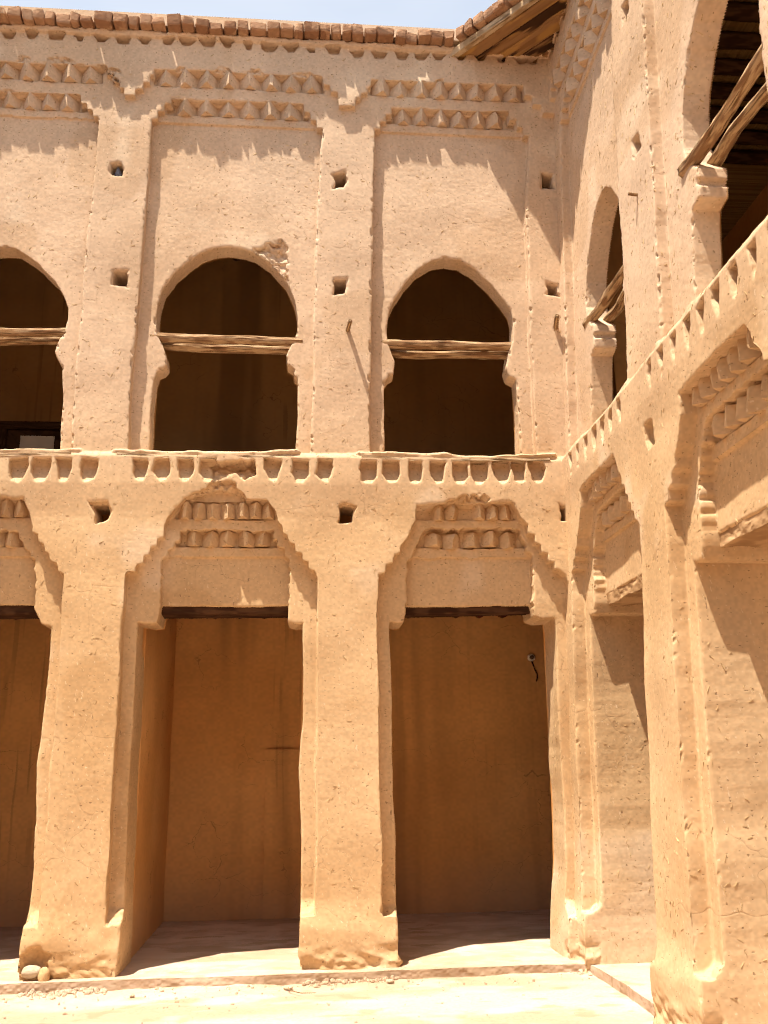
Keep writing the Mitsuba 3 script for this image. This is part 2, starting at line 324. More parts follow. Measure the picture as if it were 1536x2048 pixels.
# outlines in metres in each wall's own plane: (along the wall, height)
OUTLINE = {
'cornice': [(-3.023, 8.227), (-2.071, 8.211), (-2.012, 8.197), (-2.006, 8.109), (-1.939, 8.107), (-1.934, 8.025), (-1.881, 8.022), (-1.871, 7.941), (-1.828, 7.937), (-1.823, 7.856), (-1.714, 7.862), (-1.713, 7.932), (-1.646, 7.941), (-1.646, 8.018), (-1.589, 8.027), (-1.588, 8.109), (-1.555, 8.117), (-1.554, 8.188), (-1.102, 8.19), (-0.611, 8.182), (0.104, 8.187), (0.114, 8.091), (0.179, 8.089), (0.189, 8.012), (0.263, 8.004), (0.273, 7.851), (0.437, 7.859), (0.447, 7.937), (0.492, 7.945), (0.503, 8.011), (0.558, 8.02), (0.569, 8.093), (0.594, 8.1), (0.6, 8.179), (1.143, 8.179), (1.654, 8.183), (2.162, 8.199), (2.165, 8.077), (2.242, 8.069), (2.241, 7.972), (2.329, 7.965), (2.333, 7.869), (2.472, 7.864)],
'panel1': [(-1.554, 7.583), (-1.558, 7.651), (-1.496, 7.666), (-1.501, 7.747), (-1.438, 7.756), (-1.442, 7.831), (-1.375, 7.847), (-1.378, 7.899), (-0.852, 7.898), (-0.084, 7.903), (-0.078, 7.809), (-0.019, 7.806), (-0.013, 7.724), (0.041, 7.721), (0.046, 7.639), (0.101, 7.636), (0.101, 7.549), (0.097, 7.204), (0.055, 6.534), (0.039, 5.736), (0.032, 5.226), (0.019, 4.232), (-1.575, 4.212), (-1.583, 4.944), (-1.568, 5.69), (-1.561, 6.473), (-1.558, 7.298)],
'panel2': [(0.621, 7.563), (0.622, 7.645), (0.682, 7.654), (0.683, 7.736), (0.739, 7.745), (0.74, 7.816), (0.795, 7.825), (0.797, 7.902), (1.396, 7.91), (2.002, 7.923), (2.002, 7.833), (2.069, 7.83), (2.069, 7.74), (2.125, 7.737), (2.125, 7.648), (2.182, 7.645), (2.177, 7.568), (2.133, 7.007), (2.103, 6.611), (2.093, 6.198), (2.081, 5.532), (2.068, 4.869), (2.055, 4.223), (0.539, 4.214), (0.549, 4.988), (0.572, 5.751), (0.592, 6.554), (0.619, 7.4)],
'panel0': [(-3.011, 7.933), (-2.261, 7.904), (-2.249, 7.806), (-2.192, 7.803), (-2.182, 7.735), (-2.13, 7.731), (-2.121, 7.663), (-2.073, 7.66), (-2.062, 7.574), (-2.063, 7.107), (-2.073, 6.19), (-2.071, 5.424), (-2.074, 4.695), (-2.072, 4.215), (-2.821, 4.206)],
'arch1': [(-1.407, 4.232), (-1.411, 4.648), (-1.404, 4.939), (-1.389, 4.989), (-1.382, 5.028), (-1.334, 5.049), (-1.301, 5.099), (-1.305, 5.179), (-1.341, 5.288), (-1.391, 5.387), (-1.413, 5.539), (-1.411, 5.692), (-1.374, 5.864), (-1.276, 6.024), (-1.143, 6.161), (-1.034, 6.25), (-0.905, 6.302), (-0.788, 6.323), (-0.647, 6.311), (-0.537, 6.283), (-0.384, 6.17), (-0.23, 5.973), (-0.153, 5.78), (-0.114, 5.599), (-0.117, 5.46), (-0.148, 5.367), (-0.185, 5.29), (-0.22, 5.203), (-0.21, 5.123), (-0.159, 5.089), (-0.149, 5.014), (-0.117, 4.99), (-0.109, 4.622), (-0.106, 4.248)],
'arch2': [(0.672, 4.243), (0.686, 4.782), (0.693, 4.961), (0.732, 5.022), (0.779, 5.053), (0.791, 5.175), (0.764, 5.246), (0.733, 5.337), (0.721, 5.466), (0.728, 5.596), (0.744, 5.69), (0.794, 5.818), (0.893, 5.981), (1.018, 6.135), (1.182, 6.249), (1.315, 6.276), (1.447, 6.258), (1.604, 6.154), (1.744, 5.996), (1.858, 5.838), (1.925, 5.723), (1.947, 5.602), (1.937, 5.418), (1.887, 5.297), (1.844, 5.132), (1.864, 5.056), (1.932, 5.006), (1.93, 4.804), (1.93, 4.243)],
'arch0': [(-2.882, 6.281), (-2.743, 6.249), (-2.527, 6.099), (-2.355, 5.922), (-2.262, 5.77), (-2.215, 5.634), (-2.207, 5.517), (-2.225, 5.406), (-2.278, 5.29), (-2.297, 5.201), (-2.26, 5.118), (-2.214, 5.045), (-2.19, 4.731), (-2.186, 4.245)],
'outer1': [(-1.526, 0.412), (-1.518, 1.328), (-1.519, 2.095), (-1.532, 2.7), (-1.53, 3.132), (-1.515, 3.149), (-1.449, 3.153), (-1.444, 3.209), (-1.391, 3.218), (-1.386, 3.282), (-1.341, 3.291), (-1.337, 3.356), (-1.287, 3.369), (-1.282, 3.434), (-1.229, 3.452), (-1.229, 3.544), (-1.204, 3.619), (-1.144, 3.695), (-1.055, 3.785), (-0.896, 3.845), (-0.769, 3.886), (-0.597, 3.847), (-0.552, 3.789), (-0.359, 3.781), (-0.284, 3.683), (-0.266, 3.58), (-0.231, 3.549), (-0.221, 3.487), (-0.183, 3.469), (-0.174, 3.407), (-0.126, 3.39), (-0.117, 3.328), (-0.066, 3.311), (-0.057, 3.25), (-0.01, 3.241), (-0.001, 3.171), (0.045, 3.158), (0.071, 3.085), (0.077, 2.484), (0.072, 1.68), (0.071, 0.922), (0.065, 0.445)],
'door1': [(-1.403, -0.077), (-1.407, 0.408), (-1.412, 1.321), (-1.421, 2.303), (-1.421, 2.745), (-1.322, 2.728), (-1.265, 2.736), (-1.252, 2.808), (-1.248, 2.893), (-0.182, 2.89), (-0.169, 2.847), (-0.168, 2.74), (-0.104, 2.722), (-0.041, 2.726), (-0.039, 2.498), (-0.046, 2.29), (-0.057, 1.605), (-0.045, 1.103), (-0.046, -0.125)],
'inner1': [(-1.247, 2.876), (-1.267, 3.277), (-1.255, 3.29), (-1.214, 3.307), (-1.208, 3.36), (-1.166, 3.378), (-1.161, 3.44), (-1.115, 3.457), (-1.11, 3.529), (-0.725, 3.539), (-0.312, 3.528), (-0.302, 3.469), (-0.267, 3.452), (-0.262, 3.389), (-0.223, 3.376), (-0.213, 3.314), (-0.183, 3.296), (-0.174, 3.247), (-0.169, 2.872)],
'outer2': [(0.586, 0.429), (0.58, 1.286), (0.58, 2.071), (0.596, 3.128), (0.652, 3.141), (0.662, 3.211), (0.718, 3.224), (0.733, 3.291), (0.785, 3.313), (0.8, 3.384), (0.858, 3.451), (0.905, 3.563), (0.936, 3.609), (0.953, 3.745), (1.238, 3.77), (1.798, 3.774), (1.835, 3.705), (1.858, 3.636), (1.921, 3.568), (1.925, 3.496), (1.983, 3.482), (1.987, 3.41), (2.035, 3.396), (2.04, 3.329), (2.093, 3.316), (2.093, 3.253), (2.145, 3.24), (2.15, 3.177), (2.194, 3.168), (2.244, 3.124), (2.205, 2.469), (2.169, 1.647), (2.144, 0.872), (2.127, 0.373)],
'door2': [(0.709, -0.152), (0.702, 0.416), (0.699, 1.086), (0.694, 2.076), (0.702, 2.736), (0.762, 2.719), (0.818, 2.731), (0.837, 2.813), (0.843, 2.883), (1.95, 2.88), (1.959, 2.809), (1.957, 2.779), (2.031, 2.756), (2.133, 2.765), (2.136, 2.673), (2.124, 2.01), (2.116, 1.476), (2.108, 1.125), (2.093, 0.749), (2.054, 0.376), (2.0, -0.198)],
'inner2': [(0.843, 2.865), (0.852, 3.24), (0.865, 3.253), (0.911, 3.32), (0.917, 3.383), (0.967, 3.424), (0.987, 3.501), (1.024, 3.556), (1.427, 3.567), (1.878, 3.555), (1.896, 3.477), (1.931, 3.445), (1.935, 3.368), (1.979, 3.341), (1.986, 3.25), (1.962, 2.862)],
'outer0': [(-2.606, 3.795), (-2.407, 3.779), (-2.347, 3.656), (-2.317, 3.547), (-2.308, 3.487), (-2.261, 3.47), (-2.252, 3.401), (-2.205, 3.383), (-2.196, 3.323), (-2.162, 3.306), (-2.153, 3.238), (-2.099, 3.221), (-2.085, 3.153), (-2.039, 3.136), (-2.031, 3.077), (-2.022, 2.703), (-2.009, 2.1), (-2.005, 1.338), (-2.014, 0.759), (-2.01, 0.409)],
'door0': [(-2.556, 2.905), (-2.297, 2.895), (-2.284, 2.845), (-2.218, 2.732), (-2.135, 2.707), (-2.131, 2.513), (-2.126, 2.109), (-2.144, 1.621), (-2.11, 0.784), (-2.12, 0.342), (-2.129, -0.051)],
'inner0': [(-2.616, 3.531), (-2.467, 3.523), (-2.452, 3.457), (-2.41, 3.44), (-2.4, 3.374), (-2.361, 3.357), (-2.348, 3.296), (-2.313, 3.279), (-2.301, 3.227), (-2.279, 2.879)],
'tri': [(-2.967, 8.539), (-2.733, 8.541), (-2.503, 8.544), (-2.286, 8.545), (-2.069, 8.547), (-1.86, 8.541), (-1.655, 8.548), (-1.421, 8.562), (-1.244, 8.561), (-1.042, 8.561), (-0.843, 8.561), (-0.634, 8.55), (-0.434, 8.537), (-0.209, 8.539), (-0.008, 8.539), (0.224, 8.54), (0.452, 8.517), (0.692, 8.519), (0.911, 8.52), (1.117, 8.526), (1.297, 8.531), (1.515, 8.537), (1.723, 8.543), (1.931, 8.537), (2.14, 8.531), (2.271, 8.538)],
'scoop': [(-2.472, 4.029), (-2.285, 4.031), (-2.098, 4.033), (-1.885, 4.035), (-1.447, 4.04), (-1.265, 4.042), (-1.065, 4.044), (-0.881, 4.046), (-0.709, 4.048), (-0.493, 4.041), (-0.311, 4.052), (-0.072, 4.045), (0.138, 4.047), (0.525, 4.042), (0.724, 4.044), (0.934, 4.046), (1.139, 4.048), (1.337, 4.05), (1.503, 4.052), (1.712, 4.054), (1.871, 4.056), (2.039, 4.057)],
'hole': [(-1.856, 7.071), (0.291, 7.06), (2.353, 7.132), (-1.747, 5.915), (0.273, 5.889), (2.31, 5.908), (-1.76, 3.668), (0.322, 3.658), (2.27, 3.67)],
'broken': [(-0.538, 6.299), (-0.482, 6.344), (-0.364, 6.386), (-0.245, 6.38), (-0.219, 6.256), (-0.232, 6.095), (-0.201, 5.947), (-0.288, 6.066), (-0.384, 6.17)],
'crumble': [(-1.055, 3.785), (-0.897, 3.876), (-0.814, 3.949), (-0.642, 3.951), (-0.553, 3.825), (-0.552, 3.766), (-0.808, 3.764)],
'gapdent': [(-0.87, 4.115), (-0.474, 4.133), (-0.449, 4.004), (-0.556, 3.958), (-0.644, 4.025), (-0.834, 3.932)],
}
# ------------------------------------------------------------------ the earthen walls: a hand-plastered solid, carved in layers
def poly_distance(poly, S, Z):
    """Signed distance to a closed outline (negative inside)."""
    p = np.asarray(poly, np.float32)
    q = np.roll(p, -1, 0)
    best = np.full(S.shape, 1e9, np.float32)
    inside = np.zeros(S.shape, bool)
    for a, b in zip(p, q):
        e = b - a
        L = float(e @ e)
        if L < 1e-10:
            continue
        ws, wz = S - a[0], Z - a[1]
        t = np.clip((ws * e[0] + wz * e[1]) / L, 0, 1)
        best = np.minimum(best, (ws - t * e[0]) ** 2 + (wz - t * e[1]) ** 2)
        if a[1] != b[1]:
            c = (a[1] <= Z) != (b[1] <= Z)
            x = a[0] + (Z - a[1]) / (b[1] - a[1]) * e[0]
            inside ^= c & (S < x)
    d = np.sqrt(best)
    return np.where(inside, -d, d)


def surface_nets(f, origin, h):
    """Vertices (s, d, z) and triangles of the zero level of f, solid where f < 0."""
    neg = f < 0
    n = np.zeros(tuple(k - 1 for k in f.shape), np.uint8)
    for a in (0, 1):
        for b in (0, 1):
            for c in (0, 1):
                n += neg[a:f.shape[0] - 1 + a, b:f.shape[1] - 1 + b, c:f.shape[2] - 1 + c]
    cells = np.argwhere((n > 0) & (n < 8)).astype(np.int32)
    index = np.full(n.shape, -1, np.int32)
    index[tuple(cells.T)] = np.arange(len(cells))
    corner = np.array([(a, b, c) for a in (0, 1) for b in (0, 1) for c in (0, 1)], np.int32)
    val = np.stack([f[tuple((cells + k).T)] for k in corner], 1)
    hi = np.array(f.shape) - 1
    grad = np.empty((len(cells), 8, 3), np.float32)
    for q in range(8):
        for ax in range(3):
            a, b = cells + corner[q], cells + corner[q]
            a[:, ax] = np.maximum(a[:, ax] - 1, 0)
            b[:, ax] = np.minimum(b[:, ax] + 1, hi[ax])
            grad[:, q, ax] = f[tuple(b.T)] - f[tuple(a.T)]
    acc, cnt = np.zeros((len(cells), 3), np.float32), np.zeros(len(cells), np.float32)
    A, B = np.zeros((len(cells), 3, 3), np.float32), np.zeros((len(cells), 3), np.float32)
    for i in range(8):
        for j in range(i + 1, 8):
            if np.abs(corner[i] - corner[j]).sum() != 1:
                continue
            va, vb = val[:, i], val[:, j]
            m = (va < 0) != (vb < 0)
            t = np.where(m, va / np.where(m, va - vb, 1), 0)[:, None]
            p = corner[i] + t * (corner[j] - corner[i])
            g = grad[:, i] * (1 - t) + grad[:, j] * t
            g = np.where(m[:, None], g / np.maximum(np.linalg.norm(g, axis=1, keepdims=True), 1e-9), 0)
            acc += np.where(m, 1, 0)[:, None] * p
            cnt += m
            A += g[:, :, None] * g[:, None, :]
            B += g * (g * p).sum(1, keepdims=True)
    mean = acc / cnt[:, None]
    lam = 0.12
    x = np.linalg.solve(A + lam * np.eye(3, dtype=np.float32), (B + lam * mean)[:, :, None])[:, :, 0]
    v = origin + h * (cells + np.clip(x, -0.15, 1.15))
    faces = []
    for ax in range(3):
        o1, o2 = (ax + 1) % 3, (ax + 2) % 3
        sl0, sl1 = [slice(1, -1)] * 3, [slice(1, -1)] * 3
        sl0[ax], sl1[ax] = slice(0, -1), slice(1, None)
        a, b = neg[tuple(sl0)], neg[tuple(sl1)]
        for way in (0, 1):
            e = np.argwhere((a & ~b) if way == 0 else (~a & b)).astype(np.int32)
            base = e.copy()
            base[:, o1] += 1
            base[:, o2] += 1
            ids = []
            for d1, d2 in ((1, 1), (0, 1), (0, 0), (1, 0)):
                k = base.copy()
                k[:, o1] -= d1
                k[:, o2] -= d2
                ids.append(index[tuple(k.T)])
            q = np.stack(ids, 1)
            if way == 0:
                q = q[:, ::-1]
            faces.append(q[:, ::-1])
    q = np.vstack(faces)
    return v, np.vstack([q[:, [0, 1, 2]], q[:, [0, 2, 3]]])


def vertex_normals(v, f):
    n = np.zeros_like(v)
    c = np.cross(v[f[:, 1]] - v[f[:, 0]], v[f[:, 2]] - v[f[:, 0]])
    for k in range(3):
        for ax in range(3):
            n[:, ax] += np.bincount(f[:, k], c[:, ax], len(v))
    return n / np.maximum(np.linalg.norm(n, axis=1, keepdims=True), 1e-12)


H = 0.013
TOP = 8.60


class Wall:
    def __init__(self, s0, s1, front, seed, deep=0.49):
        self.s = np.arange(s0, s1, H, dtype=np.float32)
        self.z = np.arange(-0.2, TOP + 0.02, H, dtype=np.float32)
        self.d = np.arange(-0.25, deep, H, dtype=np.float32)
        S, Z = np.meshgrid(self.s, self.z, indexing="ij")
        P = np.stack([S, np.zeros_like(S) + seed, Z], -1)
        wob = lambda k, amp, q: (amp * 2 * (meshkit.fbm(P * q + 7.3 * k, 3, seed + k) - 0.5)).astype(np.float32)
        self.S0, self.Z0 = S, Z
        self.S = S + wob(1, 0.020, 1.8) + wob(5, 0.0025, 14.0)
        self.Z = Z + wob(2, 0.014, 3.2) + wob(6, 0.006, 14.0)
        self.rag = wob(3, 1.0, 22.0)
        # the wall face, leaning out at the top into a cove that carries the eave bricks
        lip = np.clip((Z - 8.535) / 0.018, 0, 1)
        t = np.clip((Z - 8.54) / 0.07, 0, 1)
        prof = front - 0.030 * lip - 0.025 * t * t + 0.010 * self.rag * lip
        self.f = ((prof[:, None, :] - self.d[None, :, None]) * 0.8).astype(np.float32)
        self.f = np.maximum(self.f, (Z - TOP)[:, None, :])

    def carve(self, poly, depth, k=0.012, wobble=1.0):
        """Removes everything inside the outline in front of the depth (a number, or a function of S, Z)."""
        p = np.asarray(poly)
        m = 0.16
        i0, i1 = np.searchsorted(self.s, [p[:, 0].min() - m, p[:, 0].max() + m])
        j0, j1 = np.searchsorted(self.z, [p[:, 1].min() - m, p[:, 1].max() + m])
        if i1 <= i0 or j1 <= j0:
            return
        S, Z = self.S[i0:i1, j0:j1], self.Z[i0:i1, j0:j1]
        if wobble == 0:
            S, Z = self.S0[i0:i1, j0:j1], self.Z0[i0:i1, j0:j1]
        sd = poly_distance(p, S, Z)
        if wobble > 1:
            sd = sd + self.rag[i0:i1, j0:j1] * 0.02 * wobble
        dep = depth(S, Z, self.rag[i0:i1, j0:j1]) if callable(depth) else depth
        if np.ndim(dep):
            dep = dep[:, None, :]
        c = -np.maximum(sd[:, None, :], self.d[None, :, None] - dep) if k <= 0 else -self.smax(sd[:, None, :], self.d[None, :, None] - dep, k)
        sub = self.f[i0:i1, :, j0:j1]
        self.f[i0:i1, :, j0:j1] = self.smax(sub, c, k)

    @staticmethod
    def smax(a, b, k):
        if k <= 0:
            return np.maximum(a, b)
        h = np.maximum(k - np.abs(a - b), 0) / k
        return np.maximum(a, b) + h * h * k * 0.25

    def add(self, g, k=0.03):
        """Unites the solid with another (g: signed distance over the whole grid box given as slices, values)."""
        (i0, i1, j0, j1), g = g
        self.f[i0:i1, :, j0:j1] = -self.smax(-self.f[i0:i1, :, j0:j1], -g, k)

    def coping(self, s0, s1, z, d, r, seed, zr=0.6, sag=0.02):
        """A rounded roll of mud along a ledge."""
        i0, i1 = np.searchsorted(self.s, [s0 - 0.15, s1 + 0.15])
        j0, j1 = np.searchsorted(self.z, [z - 0.2, z + 0.2])
        S = self.s[i0:i1]
        wav = meshkit.fbm(np.stack([S * 5, S * 0, S * 0], -1), 3, seed) - 0.5
        mid = (S - s0) / (s1 - s0)
        zc = z + wav * 0.03 - sag * (1 - (2 * mid - 1) ** 2)
        rr = r * (1 + wav[:, None, None] * 0.9)
        end = np.maximum(np.maximum(s0 - S, S - s1), 0)[:, None, None]
        q = np.sqrt((self.d[None, :, None] - d) ** 2 + ((self.z[None, None, j0:j1] - zc[:, None, None]) / zr) ** 2 + end ** 2) - rr
        self.add(((i0, i1, j0, j1), q.astype(np.float32)))

    def ball(self, s, d, z, r, k=0.02, squash=(1, 1, 1)):
        i0, i1 = np.searchsorted(self.s, [s - 2 * r, s + 2 * r])
        j0, j1 = np.searchsorted(self.z, [z - 2 * r, z + 2 * r])
        q = np.sqrt(((self.s[i0:i1, None, None] - s) / squash[0]) ** 2 + ((self.d[None, :, None] - d) / squash[1]) ** 2 + ((self.z[None, None, j0:j1] - z) / squash[2]) ** 2) - r
        q = q + self.rag[i0:i1, j0:j1][:, None, :] * 0.02
        self.f[i0:i1, :, j0:j1] = self.smax(self.f[i0:i1, :, j0:j1], -q.astype(np.float32), k)

    def mesh(self, seed, place):
        v, f = surface_nets(self.f, np.array([self.s[0], self.d[0], self.z[0]]), H)
        self.f = None
        c = v[f].mean(1)
        keep = ~((c[:, 2] > 4.30) & (c[:, 1] > 0.285))
        f = f[keep]
        n = vertex_normals(v, f)
        P = v * 1.0
        # worn arrises: where the skin turns outwards it is chipped and crumbled
        e = np.vstack([f[:, [0, 1]], f[:, [1, 2]], f[:, [2, 0]]])
        deg = np.bincount(e[:, 0], minlength=len(v)) + 1e-9
        curve = np.zeros(len(v))
        for ax in range(3):
            curve += (np.bincount(e[:, 0], v[e[:, 1], ax], len(v)) / deg - v[:, ax]) * n[:, ax]
        arris = np.clip(-curve / H * 3.0 - 0.3, 0, 1)
        chip = meshkit.fbm(P * 17.0 + 3, 2, seed + 14)
        fine = meshkit.noise(P * 46.0, seed + 15)
        v = v - n * (arris * (0.024 * np.clip((chip - 0.57) / 0.12, 0, 1) + 0.006 * (fine - 0.40)))[:, None]
        b = 0.026 * (meshkit.fbm(P * 1.9 + 5, 2, seed + 11) - 0.5) + 0.0020 * (meshkit.fbm(P * 8.0, 2, seed + 12) - 0.5) + 0.0017 * (meshkit.noise(P * 34.0, seed + 13) - 0.5)
        v = v + n * b[:, None]
        # the foot of the wall is eaten away by damp
        foot = np.clip((0.26 - v[:, 2]) / 0.14, 0, 1)
        b = foot * (0.105 * (meshkit.fbm(P * np.array([6.0, 6.0, 10.0]) + 2, 3, seed + 21) - 0.56) + 0.020 * (meshkit.fbm(P * 26.0, 2, seed + 22) - 0.5))
        v = v + np.where((v[:, 1] < 0.06)[:, None], n * b[:, None], 0)
        c = v[f].mean(1)
        w = place(v)
        nw = vertex_normals(w, f)
        # bits of straw that stick out of the mud
        r = np.random.default_rng(seed)
        pick = r.choice(len(f), 2600, replace=False)
        pick = pick[(c[pick, 1] < 0.6) & (c[pick, 2] > 0.05)]
        sticks = []
        for k in pick:
            o, m = w[f[k]].mean(0), nw[f[k]].mean(0)
            t = np.cross(m, r.normal(0, 1, 3) * [1, 1, 0.6])
            t /= np.linalg.norm(t) + 1e-9
            L, q = r.uniform(0.008, 0.022), r.uniform(0.0010, 0.0020)
            bx = trimesh.creation.box((2 * L, 2 * q, 2 * q))
            y = np.cross(m, t)
            sticks.append(trimesh.Trimesh(np.asarray(bx.vertices) @ np.stack([t + 0.12 * m * r.uniform(0, 1), y, m]) + o + m * 0.0015, bx.faces, process=False))
        self.straw = trimesh.util.concatenate(sticks)
        return w, f, nw, c


def ragged_rows(v, f, n, who, parent, names):
    """Splits one smooth skin into its parts; neighbours share their normals, so no seam shows."""
    for k, (name, label) in enumerate(names):
        q = f[who == k]
        if not len(q):
            continue
        ids, inv = np.unique(q, return_inverse=True)
        put(parent, name, raw_shape(v[ids], inv.reshape(-1, 3), n[ids], "adobe"), label)


def shifted(poly, ds, scale=1.0, about=0.0, zscale=1.0, z0=0.0):
    return [((s - about) * scale + about + ds, (z - z0) * zscale + z0) for s, z in poly]


def mirrored(poly, c):
    """Closes a right half with its own mirror image about s = c."""
    right = [(s, z) for s, z in poly if s > c]
    return [(2 * c - s, z) for s, z in right][::-1] + right


CAPITAL = [(-0.02, 4.24), (0.025, 4.75), (0.055, 4.965), (0.165, 4.99), (0.170, 5.06), (0.145, 5.085), (0.145, 5.11), (0.172, 5.13), (0.168, 5.20), (0.03, 5.345), (0.012, 5.43)]


def with_capitals(arch, left, right):
    """An arch outline with stepped capitals in place of its plain ones."""
    return ([(left + a, z) for a, z in CAPITAL] + [(s, z) for s, z in arch if z > 5.45]
            + [(right - a, z) for a, z in CAPITAL[::-1]])


SCOOP = [(-0.080, 0.095), (0.078, 0.097), (0.082, 0.03), (0.070, -0.045), (0.045, -0.092), (0.015, -0.112), (-0.025, -0.110), (-0.055, -0.085), (-0.074, -0.035), (-0.082, 0.03)]
NOTCH = [(-0.075, 0.045), (0.075, 0.048), (0.045, -0.01), (0.012, -0.062), (-0.015, -0.06), (-0.045, -0.005)]
HOLE = [(-0.055, 0.06), (-0.02, 0.072), (0.05, 0.065), (0.058, -0.01), (0.052, -0.07), (-0.045, -0.072), (-0.05, -0.02)]
rng = np.random.default_rng(5)


def scoop(w, s, z, depth=0.085, wide=1.0, power=0.7):
    j = rng.normal(0, 0.008, (len(SCOOP), 2))
    k = rng.uniform(0.78, 0.98) * wide
    w.carve([(s + a * k * (1 if wide == 1 or b > 0 else 0.6) + jx, z + b + jz) for (a, b), (jx, jz) in zip(SCOOP, j)], lambda S, Z, R: -0.05 + (depth + 0.02) * np.clip((Z - (z - 0.125)) / 0.16, 0, 1) ** power, k=0.016 if wide == 1 else 0.008)


def notch(w, s, z):
    j = rng.normal(0, 0.010, (len(NOTCH), 2))
    k = rng.uniform(0.75, 1.15)
    w.carve([(s + a * k + jx, z + b + jz) for (a, b), (jx, jz) in zip(NOTCH, j)], lambda S, Z, R: -0.09 + 0.10 * np.clip((Z - (z - 0.06)) / 0.09, 0, 1), k=0.006)


def putlog(w, s, z, k=1.0):
    j = rng.normal(0, 0.008, (len(HOLE), 2))
    w.carve([(s + a * k + jx, z + b * k + jz) for (a, b), (jx, jz) in zip(HOLE, j)], 0.6, k=0.012)
    w.carve([(s + a * k * 1.18 + jx * 2, z + b * k * 1.15 + jz * 2) for (a, b), (jx, jz) in zip(HOLE, j)], lambda S, Z, R: 0.014 + 0.03 * R, k=0.015)


def lower_face(S, Z, R):
    flare = np.clip((0.58 - Z) / 0.50, 0, 1)
    band = np.clip((Z - 3.62) / 0.30, 0, 1) * np.clip((4.22 - Z) / 0.03, 0, 1)
    up = np.clip((Z - 4.17) / 0.06, 0, 1)
    foot = np.clip((0.22 - Z) / 0.10, 0, 1)
    lump = meshkit.fbm(np.stack([S * 3.1, S * 0, Z * 3.1], -1), 3, 8) - 0.5
    return np.where(Z > 4.23, 0.0, -0.03 - 0.105 * flare ** 1.6 - 0.015 * band + 0.03 * up) + 0.12 * lump * flare + 0.02 * foot


def upper_bay(w, panel, arch, f1=(8.045, 8.22), f2=(7.765, 7.93), fillet=7.675):
    """A recessed panel with its two dog-tooth courses and the arch through it."""
    w.carve(panel, lambda S, Z, R: np.where(Z > fillet, 0.068, 0.09 + 0.0012 * R), k=0.0035)
    top = [(s, z) for s, z in panel if z > f2[0] - 0.05]
    a, b = min(s for s, z in top) + 0.05, max(s for s, z in top) - 0.05
    core = Polygon(panel).buffer(-0.012).intersection(box(a, f2[0], b, 9.0))
    core = max(getattr(core, "geoms", [core]), key=lambda g: g.area)
    w.carve(list(core.exterior.coords)[:-1], 0.115, k=0.0035)
    w.carve(arch, 0.7, k=0.007)


def lower_bay(w, outer, inner, door):
    zb = min(z for s, z in outer)
    w.carve(outer, lambda S, Z, R: 0.085 + 0.0012 * R - 0.16 * np.clip((zb + 0.13 + 0.03 * R - Z) / 0.14, 0, 1) ** 1.5, k=0.0035)
    w.carve(inner, lambda S, Z, R: np.where(Z > 3.405, 0.205, np.where(Z > 3.315, 0.165, 0.190)), k=0.012, wobble=1.2)
    course = Polygon(outer).buffer(-0.015).intersection(box(-99, 3.64, 99, 3.79))
    course = max(getattr(course, "geoms", [course]), key=lambda g: g.area)
    w.carve(list(course.exterior.coords)[:-1], 0.115, k=0.008)
    w.carve(door, 0.7, k=0.016)


YB, XB, XS = 7.49, 2.165, 0.038


def place_back(v):
    return np.stack([v[:, 0], YB + v[:, 1], v[:, 2]], 1)


def place_side(v):
    return np.stack([XB + XS * v[:, 2] + v[:, 1], YB - v[:, 0], v[:, 2]], 1)


def tooth(parent, place, s, z, back, depth, w, h, seed, worn=0.0):
    """One brick of a dog-tooth course: its corner points out of the wall."""
    r = np.random.default_rng(seed)
    j = 0.006 + 0.008 * worn
    blunt = w * (0.04 + 0.16 * worn)
    pts = []
    for dz, wk, dk in ((-h / 2, 1.0, 0.97), (h * 0.05, 1.0, 1.0), (h / 2, 0.97 - 0.2 * worn, 0.97 - 0.30 * worn)):
        pts += [(-w / 2 * wk, back + 0.03, dz), (w / 2 * wk, back + 0.03, dz), (-w / 2 * wk, back, dz), (w / 2 * wk, back, dz),
                (-blunt, back - depth * dk, dz), (blunt, back - depth * dk, dz)]
        if worn > 0.4:
            pts += [(-w * 0.36, back - depth * dk * 0.75, dz), (w * 0.36, back - depth * dk * 0.75, dz)]
    p = np.array(pts) + r.normal(0, j, (len(pts), 3)) + [s, 0, z]
    m = trimesh.convex.convex_hull(p)
    m = trimesh.Trimesh(place(np.asarray(m.vertices)), m.faces)
    put(parent, "brick", mikit.ply(m, "adobe", smooth=28))


def tooth_row(parent, place, s0, s1, n, z, back, depth, h, seed, worn=0.0, skip=()):
    step = (s1 - s0) / n
    r = np.random.default_rng(seed)
    for k in range(n):
        if k in skip:
            continue
        tooth(parent, place, s0 + (k + 0.5) * step + r.normal(0, 0.006), z + r.normal(0, 0.004), back, depth * r.uniform(0.88, 1.08), step * r.uniform(0.95, 1.04), h * r.uniform(0.92, 1.05), seed + k, worn)


# ------------------------------------------------------------------ the wall across the back of the court
O = OUTLINE
back = Wall(-4.30, 2.80, -0.065, 3)
left_cornice = [(s - 2.13, z) for s, z in O["cornice"] if -1.76 < s < 0.36]
cornice = [(-4.6, 7.86)] + left_cornice[:-1] + [p for p in O["cornice"] if p[0] > -1.78 - 0.3]
cornice = sorted(cornice, key=lambda p: p[0]) if False else cornice
back.carve(cornice + [(3.2, 7.87), (3.2, -1.0), (-4.8, -1.0)], lower_face, k=0.010)
frieze = Polygon(cornice + [(3.2, 7.87), (3.2, 7.0), (-4.8, 7.0)]).buffer(-0.004)
for a, b in ((-3.68, -2.06), (-1.565, 0.120), (0.585, 2.18)):
    g = frieze.intersection(box(a, 8.045, b, 9.0))
    back.carve(list(g.exterior.coords)[:-1], 0.05, k=0.0035)
panel0, arch0 = mirrored(O["panel0"], -2.83), mirrored(O["arch0"], -2.85)
